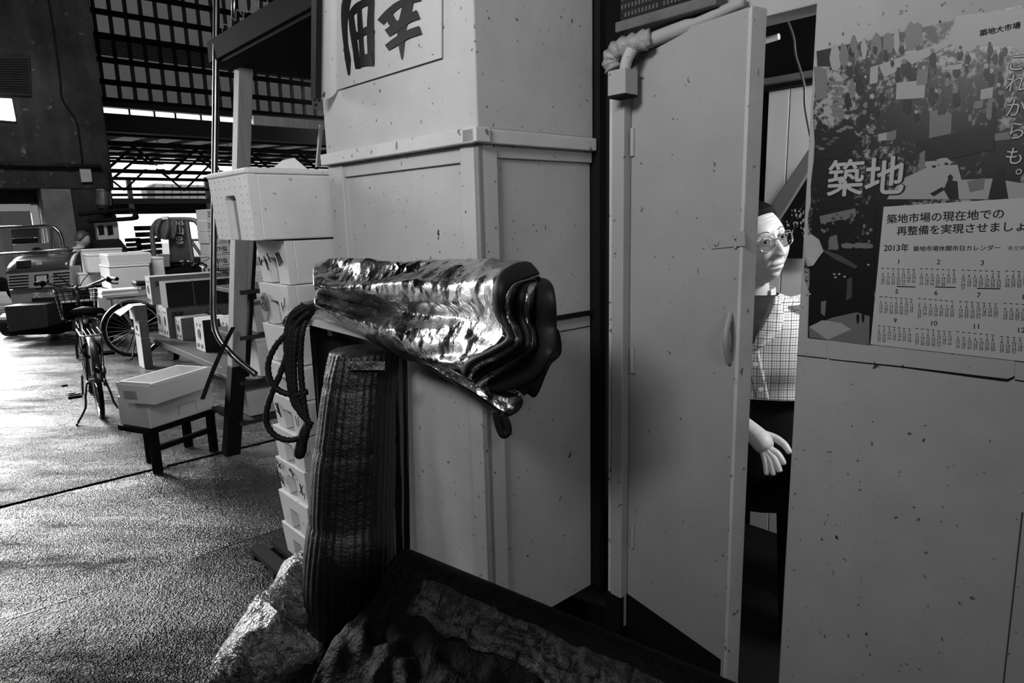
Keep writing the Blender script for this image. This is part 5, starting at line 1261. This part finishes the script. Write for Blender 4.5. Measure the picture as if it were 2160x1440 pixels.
# --- dark crate stacks in the far shop
for k, (x0, x1, y0, y1, lab) in enumerate(((281, 299, 473, 534, 'tall black stack of crates in the bright gap beside the meter box'), (304, 317, 473, 526, 'narrow black rack of bottles in the bright gap, behind the cart hoop'), (262, 277, 500, 540, 'low grey bundle at the foot of the bright gap'))):
    t = thing('crate_stack', lab, 'crates', PY((x0+x1)/2, y1, 15)*V([1, 1, 0])); a, b = PY(x0, y0, 15+.6*k), PY(x1, y0, 15+.6*k)
    n = 11; hh = (b[2])/n
    for i in range(n):
        mb = MB(); mb.box(V([a[0]+.01*(i % 2), 15+.6*k, hh*i+.004]), (b[0]-a[0], 0, 0), (0, .4, 0), (0, 0, hh*.72)); mb.build('crate', 'black' if k < 2 else 'concrete', t, bevel=.01)
# --- lamps under the far roof
for x0, x1, y0, y1, Y, lab in ((281, 328, 351, 353, 17.5, 'long fluorescent lamp glowing under the far roof'), (333, 343, 352, 352, 17.6, 'short end of a second fluorescent lamp beside the long one'), (464, 506, 355, 356, 17.5, 'fluorescent lamp just above the largest foam box'), ):
    a, b = PY(x0, y0, Y), PY(x1, y1, Y); t = thing('fluorescent_lamp', lab, 'lamp', (a+b)/2, group='fluorescent lamps under the far roof')
    mb = MB(); mb.tube([a, b], .05 if Y < 20 else .03, 10); mb.build('tube', 'lamp', t)
    mb = MB(); mb.box(a+V([0, -.06, .06]), b-a, (0, .12, 0), (0, 0, .05)); mb.tube([(a+b)/2+ZU*.1, V([*((a+b)/2)[:2], z1_r+(z2_r-z1_r)*(float(np.dot((a+b)/2, D1))-b1)/(b2-b1)+.05])], .008, 6); mb.build('housing', 'dark', t)
# --- white awning in the far daylight
aw = thing('awning', 'long white folded awning under the far trusses', 'awning', FH(372, 405)+D1*2)
def FA(x, y, off=1.2): return HIT(x, y, ab(0, bF+off), D1)
mb = MB(); mb.prism([FA(327, 387), FA(438, 391), FA(438, 417), FA(327, 418)], D1*1.0); mb.build('cloth', 'foam_clean', aw)
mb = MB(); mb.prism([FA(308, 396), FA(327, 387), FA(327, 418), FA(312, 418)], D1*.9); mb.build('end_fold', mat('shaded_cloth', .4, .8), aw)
mb = MB()
for x in range(345, 436, 18): mb.box(FA(x, 417, 1.18), D2*.02, D1*.02, FA(x, 389, 1.18)-FA(x, 417, 1.18))
mb.build('seam', 'ink_grey', aw)
# --- small hanging sign near the cabinet
hs = thing('hanging_sign', 'small pale sign hanging under the roof sheets beside the cabinet', 'sign', PY(667, 216, 12))
mb = MB(); mb.prism([PY(657, 201, 12), PY(684, 203, 12), PY(684, 231, 12), PY(659, 230, 12)], V([0, .03, 0])); mb.build('plate', mat('pale_sign', .12, .6), hs)
mb = MB()
for x, y in ((661, 207), (670, 208), (663, 218)): mb.prism([PY(x, y, 11.99), PY(x+6, y, 11.99), PY(x+6, y+6, 11.99), PY(x, y+6, 11.99)], V([0, .004, 0]))
mb.build('lettering', 'ink', hs); mb = MB(); mb.tube([PY(658, 186, 12), PY(659, 203, 12)], .012, 6); mb.build('hanger', 'white', hs)
# --- a few scraps on the asphalt
for k, (x, y, lab) in enumerate(((130, 815, 'dark scrap on the asphalt left of the bicycle pedal'), (145, 832, 'flat pale-edged scrap on the asphalt in front of the bicycle pedal'), (334, 989, 'tiny bright scrap at the foot of the black stand'))):
    p = PZ(x, y, .003); t = thing('scrap', lab, 'scrap', p); mb = MB(); mb.prism([p, p+D2*.05, p+D2*.055+D1*.03, p+D1*.035], ZU*.012); mb.build('piece', ('black', 'card_brown', 'foam')[k], t, bevel=.003)
# ================================================================== PEOPLE
def sm(x, a, b):
    t = min(1., max(0., (x-a)/(b-a))); return t*t*(3-2*t)
def ga(x, s): return math.exp(-(x/s)**2)
def head_pt(th, ph, off=0., feat=1.):
    """th: 0 = front, to the person's right positive; ph: -pi/2 chin .. pi/2 crown; local x right, y forward, z up"""
    cx, cy, cz = math.cos(ph)*math.sin(th), math.cos(ph)*math.cos(th), math.sin(ph)
    x, y, z = .077*cx, .096*cy, .121*cz
    jaw = sm(-z, .015, .115); x *= 1-.30*jaw; 
    if y > 0: y = y*(1-.06*jaw); y = .094*(1-(1-min(1, y/.094))**1.35) if y > 0 else y
    else: y *= 1.0-.22*jaw; 
    if y < 0 and z < -.03: y *= 1-.35*sm(-z, .03, .12)
    fr = sm(cy, .25, .75)
    if feat and fr > 0:
        ax = abs(x); d = 0.
        d += .0045*ga(z-.036, .013)*ga(ax-.030, .022)                    # brow
        d -= .0095*ga(z-.016, .013)*ga(ax-.031, .017)                   # socket
        d += .0055*ga(z-.013, .0075)*ga(ax-.031, .013)                  # lids
        d -= .0022*ga(z-.0235, .0022)*ga(ax-.031, .014)                 # lid crease
        d -= .003*ga(z-.000, .0035)*ga(ax-.034, .016)                   # bag under the eye
        nb = sm(.034-z, 0, .066)*(1 if z > -.036 else max(0., 1-(-.036-z)/.010))
        d += (.005+.021*nb)*ga(x, .0085+.0085*nb)*(1 if -.047 < z < .04 else 0)*sm(z, -.047, -.036)*sm(.042-z, 0, .012)
        d += .008*ga(z+.033, .008)*ga(ax-.0145, .007)                   # nostril wings
        d += .0065*ga(z+.020, .026)*ga(ax-.044, .020)                   # cheek
        fx = .019+.012*sm(-z, .030, .075); d -= .0030*ga(ax-fx, .0045)*sm(-z, .028, .04)*sm(.085+z, 0, .02)   # nasolabial fold
        d += .0075*ga(z+.060, .0065)*ga(x, .021)+.0078*ga(z+.0735, .0075)*ga(x, .018)
        d -= .0085*ga(z+.0668, .0024)*ga(x, .024)                       # mouth line
        d -= .004*ga(z+.086, .006)*ga(x, .018); d += .010*ga(z+.106, .016)*ga(x, .026)
        d += .0012*math.sin(z*620)*ga(z-.068, .022)*ga(ax, .045)        # forehead lines
        y += d*fr*feat
    n = unit(V([cx/.077, cy/.096, cz/.121])); return V([x, y, z])+n*off
def head_grid(nt, npp, ph0, ph1, off, th0=-math.pi, th1=math.pi, feat=1.):
    return [[head_pt(t, p, off, feat) for t in np.linspace(th0, th1, nt, endpoint=abs(th1-th0) < 6)] for p in np.linspace(ph0, ph1, npp)]
class Frame:
    def __init__(s, c, f, tilt=0., s_=1.):
        s.c = V(c); s.y = unit(f); s.x = unit(V([s.y[1], -s.y[0], 0])); s.z = ZU*1.; s.k = s_
        if tilt: s.y, s.z = s.y*math.cos(tilt)-s.z*math.sin(tilt), s.z*math.cos(tilt)+s.y*math.sin(tilt)
    def __call__(s, p): return s.c+(s.x*p[0]+s.y*p[1]+s.z*p[2])*s.k
def skin_body(chains):
    """connected skeleton -> smooth tapering mesh data (skin + subdivision, evaluated)"""
    me = bpy.data.meshes.new('sk'); vs, es, rs = [], [], []
    for ch in chains:
        prev = ch.get('root')
        for p, r in ch['pts']:
            vs.append(tuple(map(float, p))); rs.append(r); i = len(vs)-1
            if prev is not None: es.append((prev, i))
            prev = i
    me.from_pydata(vs, es, []); o = bpy.data.objects.new('sk', me); COL.objects.link(o)
    o.modifiers.new('s', 'SKIN').use_smooth_shade = True
    sv = me.skin_vertices[0].data
    for i, r in enumerate(rs): sv[i].radius = (r, r) if not hasattr(r, '__len__') else r
    sv[0].use_root = True
    b = o.modifiers.new('d', 'SUBSURF'); b.levels = 2; b.render_levels = 2
    bpy.context.view_layer.update(); m2 = bpy.data.meshes.new_from_object(o.evaluated_get(bpy.context.evaluated_depsgraph_get()))
    V_ = [tuple(v.co) for v in m2.vertices]; F_ = [tuple(p.vertices) for p in m2.polygons]
    bpy.data.objects.remove(o); bpy.data.meshes.remove(me); bpy.data.meshes.remove(m2)
    return V_, F_

# --- the man seated in the doorway
HC = PY(1593, 517, 2.03)
view = unit(V([-HC[0], -HC[1], 0]))
def rot(v, a): a = R(a); return V([v[0]*math.cos(a)-v[1]*math.sin(a), v[0]*math.sin(a)+v[1]*math.cos(a), 0])
ff = rot(view, 37); gg = rot(view, -4); gs = V([gg[1], -gg[0], 0])        # face, chest, chest's right-hand side
HF = Frame(HC, ff, R(-5)); _r = R(14); HF.x, HF.z = HF.x*math.cos(_r)-HF.z*math.sin(_r), HF.z*math.cos(_r)+HF.x*math.sin(_r)
SEAT = HC-gg*.10
per = thing('person', 'man with glasses and dark hair in a checked shirt, seated in the lit doorway', 'person', V([SEAT[0], SEAT[1], .10]))
body = MB(); body.grid([[HF(p) for p in r] for r in head_grid(150, 130, -1.50, 1.50, 0.)], wrap=True, capends=True)
for s in (1, -1):                                                        # ears
    rows = []
    for t in np.linspace(0, 1, 10):
        rows.append([HF(V([s*(.071+.016*t), -.006-.012*t, 0])+V([0, .021*math.cos(a)*(1-.55*t**3), .031*math.sin(a)*(1-.5*t**3)+.002])) for a in np.linspace(0, 2*math.pi, 18, endpoint=False)])
    body.grid(rows, wrap=True, capends=True)
NB = HC-ff*.005-gg*.055-ZU*.175; CH = NB-gg*.015-ZU*.20; BE = CH-gg*.03-ZU*.19; PV = V([BE[0], BE[1], .71])+D2*.07
sR, sL = NB+gs*.17-ZU*.045, NB-gs*.17-ZU*.045                            # gs: his right
pal = PY(1606, 925, 1.84)
eR = sR+gs*.05-ZU*.25+D2*.05; wR = pal-gg*.055+ZU*.035+gs*.07
LG = -D1; LS = -D2; kR = PV+LG*.42+LS*.02+ZU*.06; kL = PV+LG*.40-LS*.19+ZU*.05
eL = sL-gs*.06-ZU*.26-D2*-.02; wL = PV*.55+kL*.45+ZU*.13+LS*.03

aRk, aLk = V([kR[0], kR[1], .20])+LG*.02, V([kL[0], kL[1], .20])+LG*.03
ch = [{'pts': [(PV, .125), (BE, (.12, .12)), (CH, .135), (NB-ZU*.05, .075), (NB, .056), (HC-ff*.02-ZU*.06, .054)]},
      {'root': 2, 'pts': [(sR, .062), (eR*.5+sR*.5, .048), (eR, .042), (wR*.5+eR*.5, .036), (wR, .027)]},
      {'root': 2, 'pts': [(sL, .062), (eL*.5+sL*.5, .048), (eL, .042), (wL*.5+eL*.5, .036), (wL, .027)]},
      {'root': 0, 'pts': [(PV+LS*.085+LG*.05, .092), (kR*.5+PV*.5+LS*.03, .080), (kR, .062), (aRk*.6+kR*.4, .055), (aRk, .042)]},
      {'root': 0, 'pts': [(PV-LS*.085+LG*.05, .092), (kL*.5+PV*.5-LS*.03, .080), (kL, .062), (aLk*.6+kL*.4, .055), (aLk, .042)]}]
v_, f_ = skin_body(ch); body.add(v_, f_)
# right hand resting on the thigh: palm, four fingers, thumb
def hand(wr, cent, tips, thumb):
    mb_ = MB(); vs, fs = skin_body([{'pts': [(wr, .024), (wr*.4+cent*.6, .030), (cent, .034), (cent*.62+sum(tips)/len(tips)*.38, .028)]}]); body.add(vs, fs)
    for i, tp in enumerate(tips):
        a = cent+(tp-cent)*.36; k = .5*(a+tp)+ZU*.012; k2 = .22*a+.78*tp+ZU*.007
        vs, fs = skin_body([{'pts': [(cent*.35+a*.65, .0135), (a, .0128), (k, .0108), (k2, .0098), (tp, .0082)]}]); body.add(vs, fs)
    vs, fs = skin_body([{'pts': [(wr*.5+cent*.5, .014), (thumb[0], .013), (thumb[1], .011), (thumb[2], .008)]}]); body.add(vs, fs)
tips = [PY(1656, 982, 1.775), PY(1646, 997, 1.77), PY(1633, 1004, 1.775), PY(1618, 1003, 1.785)]
hand(wR, PY(1608, 930, 1.83), tips, [PY(1636, 924, 1.83), PY(1656, 938, 1.80), PY(1668, 958, 1.78)])
tl = [wL+LG*.12-ZU*.05+LS*k for k in (-.03, -.01, .012, .03)]
hand(wL, wL+LG*.06-ZU*.02, tl, [wL+LG*.03+LS*.03, wL+LG*.06+LS*.04-ZU*.02, wL+LG*.085+LS*.045-ZU*.03])
body.build('body', 'skin', per, smooth=True)
# eyes, brows
eyem = mat('eye_white', .55, .2)
for s in (1, -1):
    mb = MB(); c = HF((s*.031, .0845, .0135)); mb.ball(c, .0105, .0105, .0105, 20, 14); mb.build('eyeball', eyem, per, smooth=True)
for s in (1, -1): mb = MB(); c = HF((s*.031+.0020, .0922, .0125)); mb.ball(c, .0052, .0052, .0052, 14, 10); mb.build('iris', 'glassy_dark', per, smooth=True)
def onface(x, z, off):                                                    # surface point of the face seen from the front
    best = None
    for t in np.linspace(-1.2, 1.2, 97):
        lo, hi = -1.4, 1.4
        for _ in range(22):
            m = (lo+hi)/2
            if head_pt(t, m)[2] < z: lo = m
            else: hi = m
        p = head_pt(t, lo); e = abs(p[0]-x)
        if best is None or e < best[0]: best = (e, p)
    return best[1]+V([0, off, 0])
browm = mat('brow_hair', .16, .8, spec=.1)
for s in (1, -1):
    mb = MB(); P = [HF(onface(s*x, z, .0012)) for x, z in ((.014, .036), (.024, .041), (.036, .041), (.047, .035))]; mb.tube(interp(P, 14), [.0008, .0014, .0018, .002, .002, .002, .002, .002, .0018, .0018, .0016, .0014, .0012, .0008], 6, flat=.6); mb.build('eyebrow', browm, per, smooth=True)
for nm, dz, r_, m_ in (('upper_lid', .0062, .0024, 'skin'), ('lash_line', .0040, .0009, 'ink'), ('lower_lid', -.0066, .0018, 'skin')):
    for s in (1, -1):
        mb = MB(); P = [HF((s*.031+x, .0955-.055*abs(x)**1.0*abs(x)*9-.0008, .0135+dz*(1-(x/.0175)**2)-.0006)) for x in np.linspace(-.0165, .0165, 14)]
        mb.tube(P, [r_*(.35+.65*math.sin(math.pi*(i+.5)/14)) for i in range(14)], 8); mb.build(nm, m_, per, smooth=True)
# hair: a thick shell combed over the crown and down the nape
rows = []
for p in np.linspace(-.35, 1.5, 50):
    row = []
    for t in np.linspace(-math.pi, math.pi, 120, endpoint=False):
        lim = .77+.05*math.cos(t*2) if abs(t) < 1.0 else (.78-(abs(t)-1.0)*1.0 if abs(t) < 1.75 else .03-.30*sm(abs(t), 1.75, 2.6))
        pp_ = lim+(1.5-lim)*(p+.35)/1.85; q = head_pt(t, pp_, .0, 0.); k = min(1., (p+.35)*6)
        row.append(HF(head_pt(t, pp_, .002+.012*k+.0006*math.sin(t*40+pp_*9)*k, 0.)))
    rows.append(row)
mb = MB(); mb.grid(rows, wrap=True, capends=True); mb.build('hair', 'hair', per, smooth=True)
# glasses
def rim(s):
    P = []
    for a in np.linspace(0, 2*math.pi, 40, endpoint=False):
        x, z = .0245*math.copysign(abs(math.cos(a))**.8, math.cos(a)), .0195*math.copysign(abs(math.sin(a))**.85, math.sin(a)); z -= .003 if z < 0 else 0
        P.append(HF(V([s*.034+x, .1055-.010*abs((s*.034+x)/.06)**2, .008+z])))
    return P
gl = MB()
for s in (1, -1):
    gl.tube(rim(s), .0014, 6, closed=True)
    gl.tube(interp([HF((s*.0575, .0965, .014)), HF((s*.067, .088, .015)), HF((s*.0755, .05, .014)), HF((s*.079, .0, .012)), HF((s*.078, -.02, -.006))], 20), .0013, 6)
    gl.tube([HF((s*.0105, .107, .004)), HF((s*.0115, .103, -.004))], .0022, 6)
gl.tube(interp([HF((-.0098, .106, .012)), HF((0, .111, .016)), HF((.0098, .106, .012))], 8), .0016, 6)
gl.build('glasses_frame', 'chrome', per, smooth=True)
for s in (1, -1):
    P = rim(s); c = sum(P)/len(P); mb = MB(); mb.add([c+HF.y*.002]+P, [(0, i+1, (i+1) % 40+1) for i in range(40)]); mb.build('lens', 'glass_lens', per, smooth=True)
# checked shirt: front and back shell with shoulders, sleeves, collar, placket
CW, CK = .0235, .0235
rows, uvs = [], []
prof = [(.985, .150, .200, 0.), (1.03, .152, .205, 0.), (1.08, .150, .210, .01), (1.15, .146, .213, .01), (1.21, .132, .208, .005), (1.25, .110, .185, 0.), (1.275, .088, .145, 0.), (1.29, .072, .100, 0.), (1.298, .066, .078, 0.)]
zsh_ = NB[2]+.02; pr_ = interp([(a-1.298+zsh_, b, c_, d_) for a, b, c_, d_ in prof], 44)
for z, dep, wid, fo in pr_:
    ax = NB+(BE-NB)*min(1, max(0, (NB[2]-z)/(NB[2]-BE[2]))); row, ur = [], []
    for a in np.linspace(-math.pi, math.pi, 97):
        ca, sa = math.cos(a), math.sin(a); e = .78
        x = wid*math.copysign(abs(sa)**e, sa); y = dep*math.copysign(abs(ca)**e, ca)+fo
        p = V([ax[0], ax[1], z])+gs*x+gg*y; w = .006*nz((a*1.3, z*7, 0), 1.6, 9)+.004*math.sin(z*26+a*4)*sm(1.15-z, 0, .2)
        row.append(p+unit(gs*x/wid+gg*y/dep)*w); ur.append((x/CW+ (0 if abs(a) < 1.57 else 8), z/CK+.12*math.sin(a*2)))
    rows.append(row); uvs.append(ur)
sh = MB(); sh.grid(rows, uvs=uvs); shirt = sh.build('shirt', 'check', per, smooth=True, solid=.003)
for S_, E_, nm in ((sR, eR, 1), (sL, eL, -1)):
    r2, u2 = [], []; ax = E_-S_; T = unit(ax); n1 = unit(np.cross(T, gg)); n2 = np.cross(n1, T)
    for t in np.linspace(-.22, .98, 24):
        r = .082-.014*t+.004*math.sin(t*22); r2.append([S_+ax*t+(n1*math.cos(a)+n2*math.sin(a))*r for a in np.linspace(0, 2*math.pi, 40)]); u2.append([(a*r/CW, t*.28/CK) for a in np.linspace(0, 2*math.pi, 40)])
    mb = MB(); mb.grid(r2, uvs=u2); mb.build('sleeve', 'check', shirt, smooth=True, solid=.003)
def SF(x, z, off=0.):                                                     # point on the shirt front
    ks = min(pr_, key=lambda q: abs(q[0]-z)); ax = NB+(BE-NB)*min(1, max(0, (NB[2]-z)/(NB[2]-BE[2])))
    k = min(.999, abs(x)/ks[2]); s_ = k**(1/.78); c_ = math.sqrt(max(0, 1-s_*s_)); return V([ax[0], ax[1], z])+gs*x+gg*(ks[1]*c_**.78+ks[3]+off)
def spatch(poly_rows, name, off, m='check', solid=.003):
    g, u = [], []
    for r in poly_rows: g.append([SF(x, z, off+o_) for x, z, o_ in r]); u.append([(x/CW+.3, z/CK) for x, z, o_ in r])
    mb = MB(); mb.grid(g, uvs=u); return mb.build(name, m, shirt, smooth=True, solid=solid)
zc = zsh_-.03
zz_ = np.linspace(zc-.11, pr_[0][0]+.004, 30)
PXZ = lambda z: -.012-.055*(zc-.11-z)/.25
spatch([[(PXZ(z)+k*.036, z, .004+.002*(k in (0, 1))) for k in np.linspace(-.5, .5, 6)] for z in zz_], 'placket', .002)
mb = MB(); mb.tube([SF(PXZ(z)+.019, z, .004) for z in zz_], .0022, 6); mb.build('placket_edge', 'ink_grey', shirt)
mb = MB()
for z in (zc-.165, zc-.245):
    mb = MB(); c = SF(PXZ(z), z, .008); mb.tube([c-gg*.001, c+gg*.002], .0065, 12); mb.build('button', 'foam_clean', shirt)
# open neck with dark undershirt, collar wings
mb = MB(); g = [[SF(x, z, .009) for x in np.linspace(-(.006+.42*(z-(zc-.13))), (.006+.42*(z-(zc-.13))), 10)] for z in np.linspace(zc-.13, zc+.034, 16)]; mb.grid(g); mb.build('undershirt', 'undershirt', per, smooth=True, solid=.002)
for s in (1, -1):
    A = [(s*.006, zc-.125), (s*.030, zc-.065), (s*.056, zc-.010), (s*.066, zc+.03)]; B = [(s*.050, zc-.105), (s*.088, zc-.060), (s*.094, zc-.015), (s*.078, zc+.028)]
    A_, B_ = interp([(a, b, 0) for a, b in A], 14), interp([(a, b, 0) for a, b in B], 14)
    spatch([[(p[0]*(1-t)+q[0]*t, p[1]*(1-t)+q[1]*t, .006+.010*math.sin(t*2.4)) for t in np.linspace(0, 1, 8)] for p, q in zip(A_, B_)], 'collar', .002)
rows = []
for z, k in ((0., 1.), (.02, .98), (.045, .96)): rows.append([NB+V([0, 0, z-.005])+gs*.066*k*math.sin(a)-gg*.064*k*math.cos(a) for a in np.linspace(-2.2, 2.2, 30)])
mb = MB(); mb.grid(rows, uvs=[[(a*.07/CW, i*.9) for a in np.linspace(-2.2, 2.2, 30)] for i in range(3)]); mb.build('collar_stand', 'check', shirt, smooth=True, solid=.004)
# trousers
v_, f_ = skin_body([{'pts': [(BE+ZU*.05, .168), (PV+ZU*.02, .172)]}, {'root': 1, 'pts': [(PV+LS*.085+LG*.05, .116), (kR*.5+PV*.5+LS*.03, .104), (kR, .084), (aRk*.6+kR*.4, .07), (aRk, .066)]}, {'root': 1, 'pts': [(PV-LS*.085+LG*.05, .116), (kL*.5+PV*.5-LS*.03, .104), (kL, .084), (aLk*.6+kL*.4, .07), (aLk, .066)]}])
mb = MB(); mb.add(v_, f_)
rows = []
for t in np.linspace(0, 1, 14):
    zt_ = pr_[0][0]+.05; c = BE*(1-t)+PV*t; c = V([c[0], c[1], zt_*(1-t)+(PV[2]-.06)*t])
    rows.append([c+gs*(.196+.018*t)*math.sin(a)+gg*(.150+.052*t)*math.cos(a) for a in np.linspace(0, 2*math.pi, 48, endpoint=False)])
mb.grid(rows, wrap=True, capends=True); mb.build('trousers', 'trouser', per, smooth=True)
for kk in (aRk, aLk):
    mb = MB(); c = V([kk[0], kk[1], .10]); v_, f_ = skin_body([{'pts': [(c-LG*.06+ZU*.05, .042), (c+LG*.05+ZU*.045, .044), (c+LG*.15+ZU*.036, .034)]}]); mb.add(v_, f_); mb.build('boot', 'black_rubber', per, smooth=True)
stl = thing('stool', 'dark stool under the seated man inside the doorway', 'stool', V([PV[0], PV[1], .10]))
mb = MB(); mb.cyl(V([PV[0], PV[1], .54]), V([PV[0], PV[1], .575]), .17, 24); mb.build('seat', 'black', stl)
for a in (45, 135, 225, 315):
    mb = MB(); d = rot(gg, a); mb.tube([V([PV[0], PV[1], .105])+d*.16, V([PV[0], PV[1], .545])+d*.12], .016, 8); mb.build('leg', 'black', stl)

# --- stooping man beyond the foam boxes, seen from behind
HM = PY(173, 505, 9.75); f2_ = unit(V([.55, .8, 0])); F2 = Frame(HM, f2_, R(14), 1.0)
pm2 = thing('person', 'grey-haired man in a dark jacket stooping behind the white foam boxes, seen from behind', 'person', V([HM[0], HM[1], 0])-f2_*.2)
b2 = MB(); b2.grid([[F2(p) for p in r] for r in head_grid(60, 50, -1.5, 1.5, 0.)], wrap=True, capends=True)
g2 = f2_; s2 = V([g2[1], -g2[0], 0]); nb = HM-ZU*.13-g2*.06; cc = nb-ZU*.22-g2*.03; pv = V([cc[0], cc[1], .72])-g2*.02
v_, f_ = skin_body([{'pts': [(pv, .13), (cc, .15), (nb-ZU*.03, .08), (nb, .055), (HM-ZU*.06-g2*.02, .05)]}] +
                   [{'root': 1, 'pts': [(nb+s2*k*.18-ZU*.06, .062), (nb+s2*k*.24-ZU*.3+g2*.06, .045), (nb+s2*k*.16-ZU*.40+g2*.28, .03), (nb+s2*k*.14-ZU*.42+g2*.36, .035)]} for k in (1, -1)] +
                   [{'root': 0, 'pts': [(pv+s2*k*.1-ZU*.05, .09), (pv*V([1, 1, 0])+s2*k*.12+ZU*.42+g2*.12, .062), (pv*V([1, 1, 0])+s2*k*.12+ZU*.09, .045), (pv*V([1, 1, 0])+s2*k*.13+ZU*.045+g2*.14, .04)]} for k in (1, -1)])
b2.add(v_, f_); b2.build('body', 'skin', pm2, smooth=True)
rows = []
for p in np.linspace(0, 1, 20):
    row = []
    for t in np.linspace(-math.pi, math.pi, 60, endpoint=False):
        lim = .62 if abs(t) < 1.2 else .62-.95*sm(abs(t), 1.2, 2.2); row.append(F2(head_pt(t, lim+(1.5-lim)*p, .003+.009*min(1, p*6), 0.)))
    rows.append(row)
mb = MB(); mb.grid(rows, wrap=True, capends=True); mb.build('hair', mat('grey_hair', .06, .5), pm2, smooth=True)
v_, f_ = skin_body([{'pts': [(pv-ZU*.02, .155), (cc, .175), (nb-ZU*.05, .10)]}] + [{'root': 1, 'pts': [(nb+s2*k*.19-ZU*.035, .08), (nb+s2*k*.25-ZU*.3+g2*.06, .06), (nb+s2*k*.17-ZU*.39+g2*.26, .045)]} for k in (1, -1)])
mb = MB(); mb.add(v_, f_); mb.build('jacket', 'dark', pm2, smooth=True)
mb = MB(); mb.torus(nb+ZU*.015, (0, 0, 1), .062, .014, 24, 8); mb.build('collar', 'foam', pm2, smooth=True)
v_, f_ = skin_body([{'pts': [(pv-ZU*.0, .15), (pv-ZU*.06, .14)]}] + [{'root': 1, 'pts': [(pv+s2*k*.1-ZU*.1, .105), (pv*V([1, 1, 0])+s2*k*.12+ZU*.42+g2*.12, .078), (pv*V([1, 1, 0])+s2*k*.12+ZU*.1, .06)]} for k in (1, -1)])
mb = MB(); mb.add(v_, f_); mb.build('trousers', 'trouser', pm2, smooth=True)
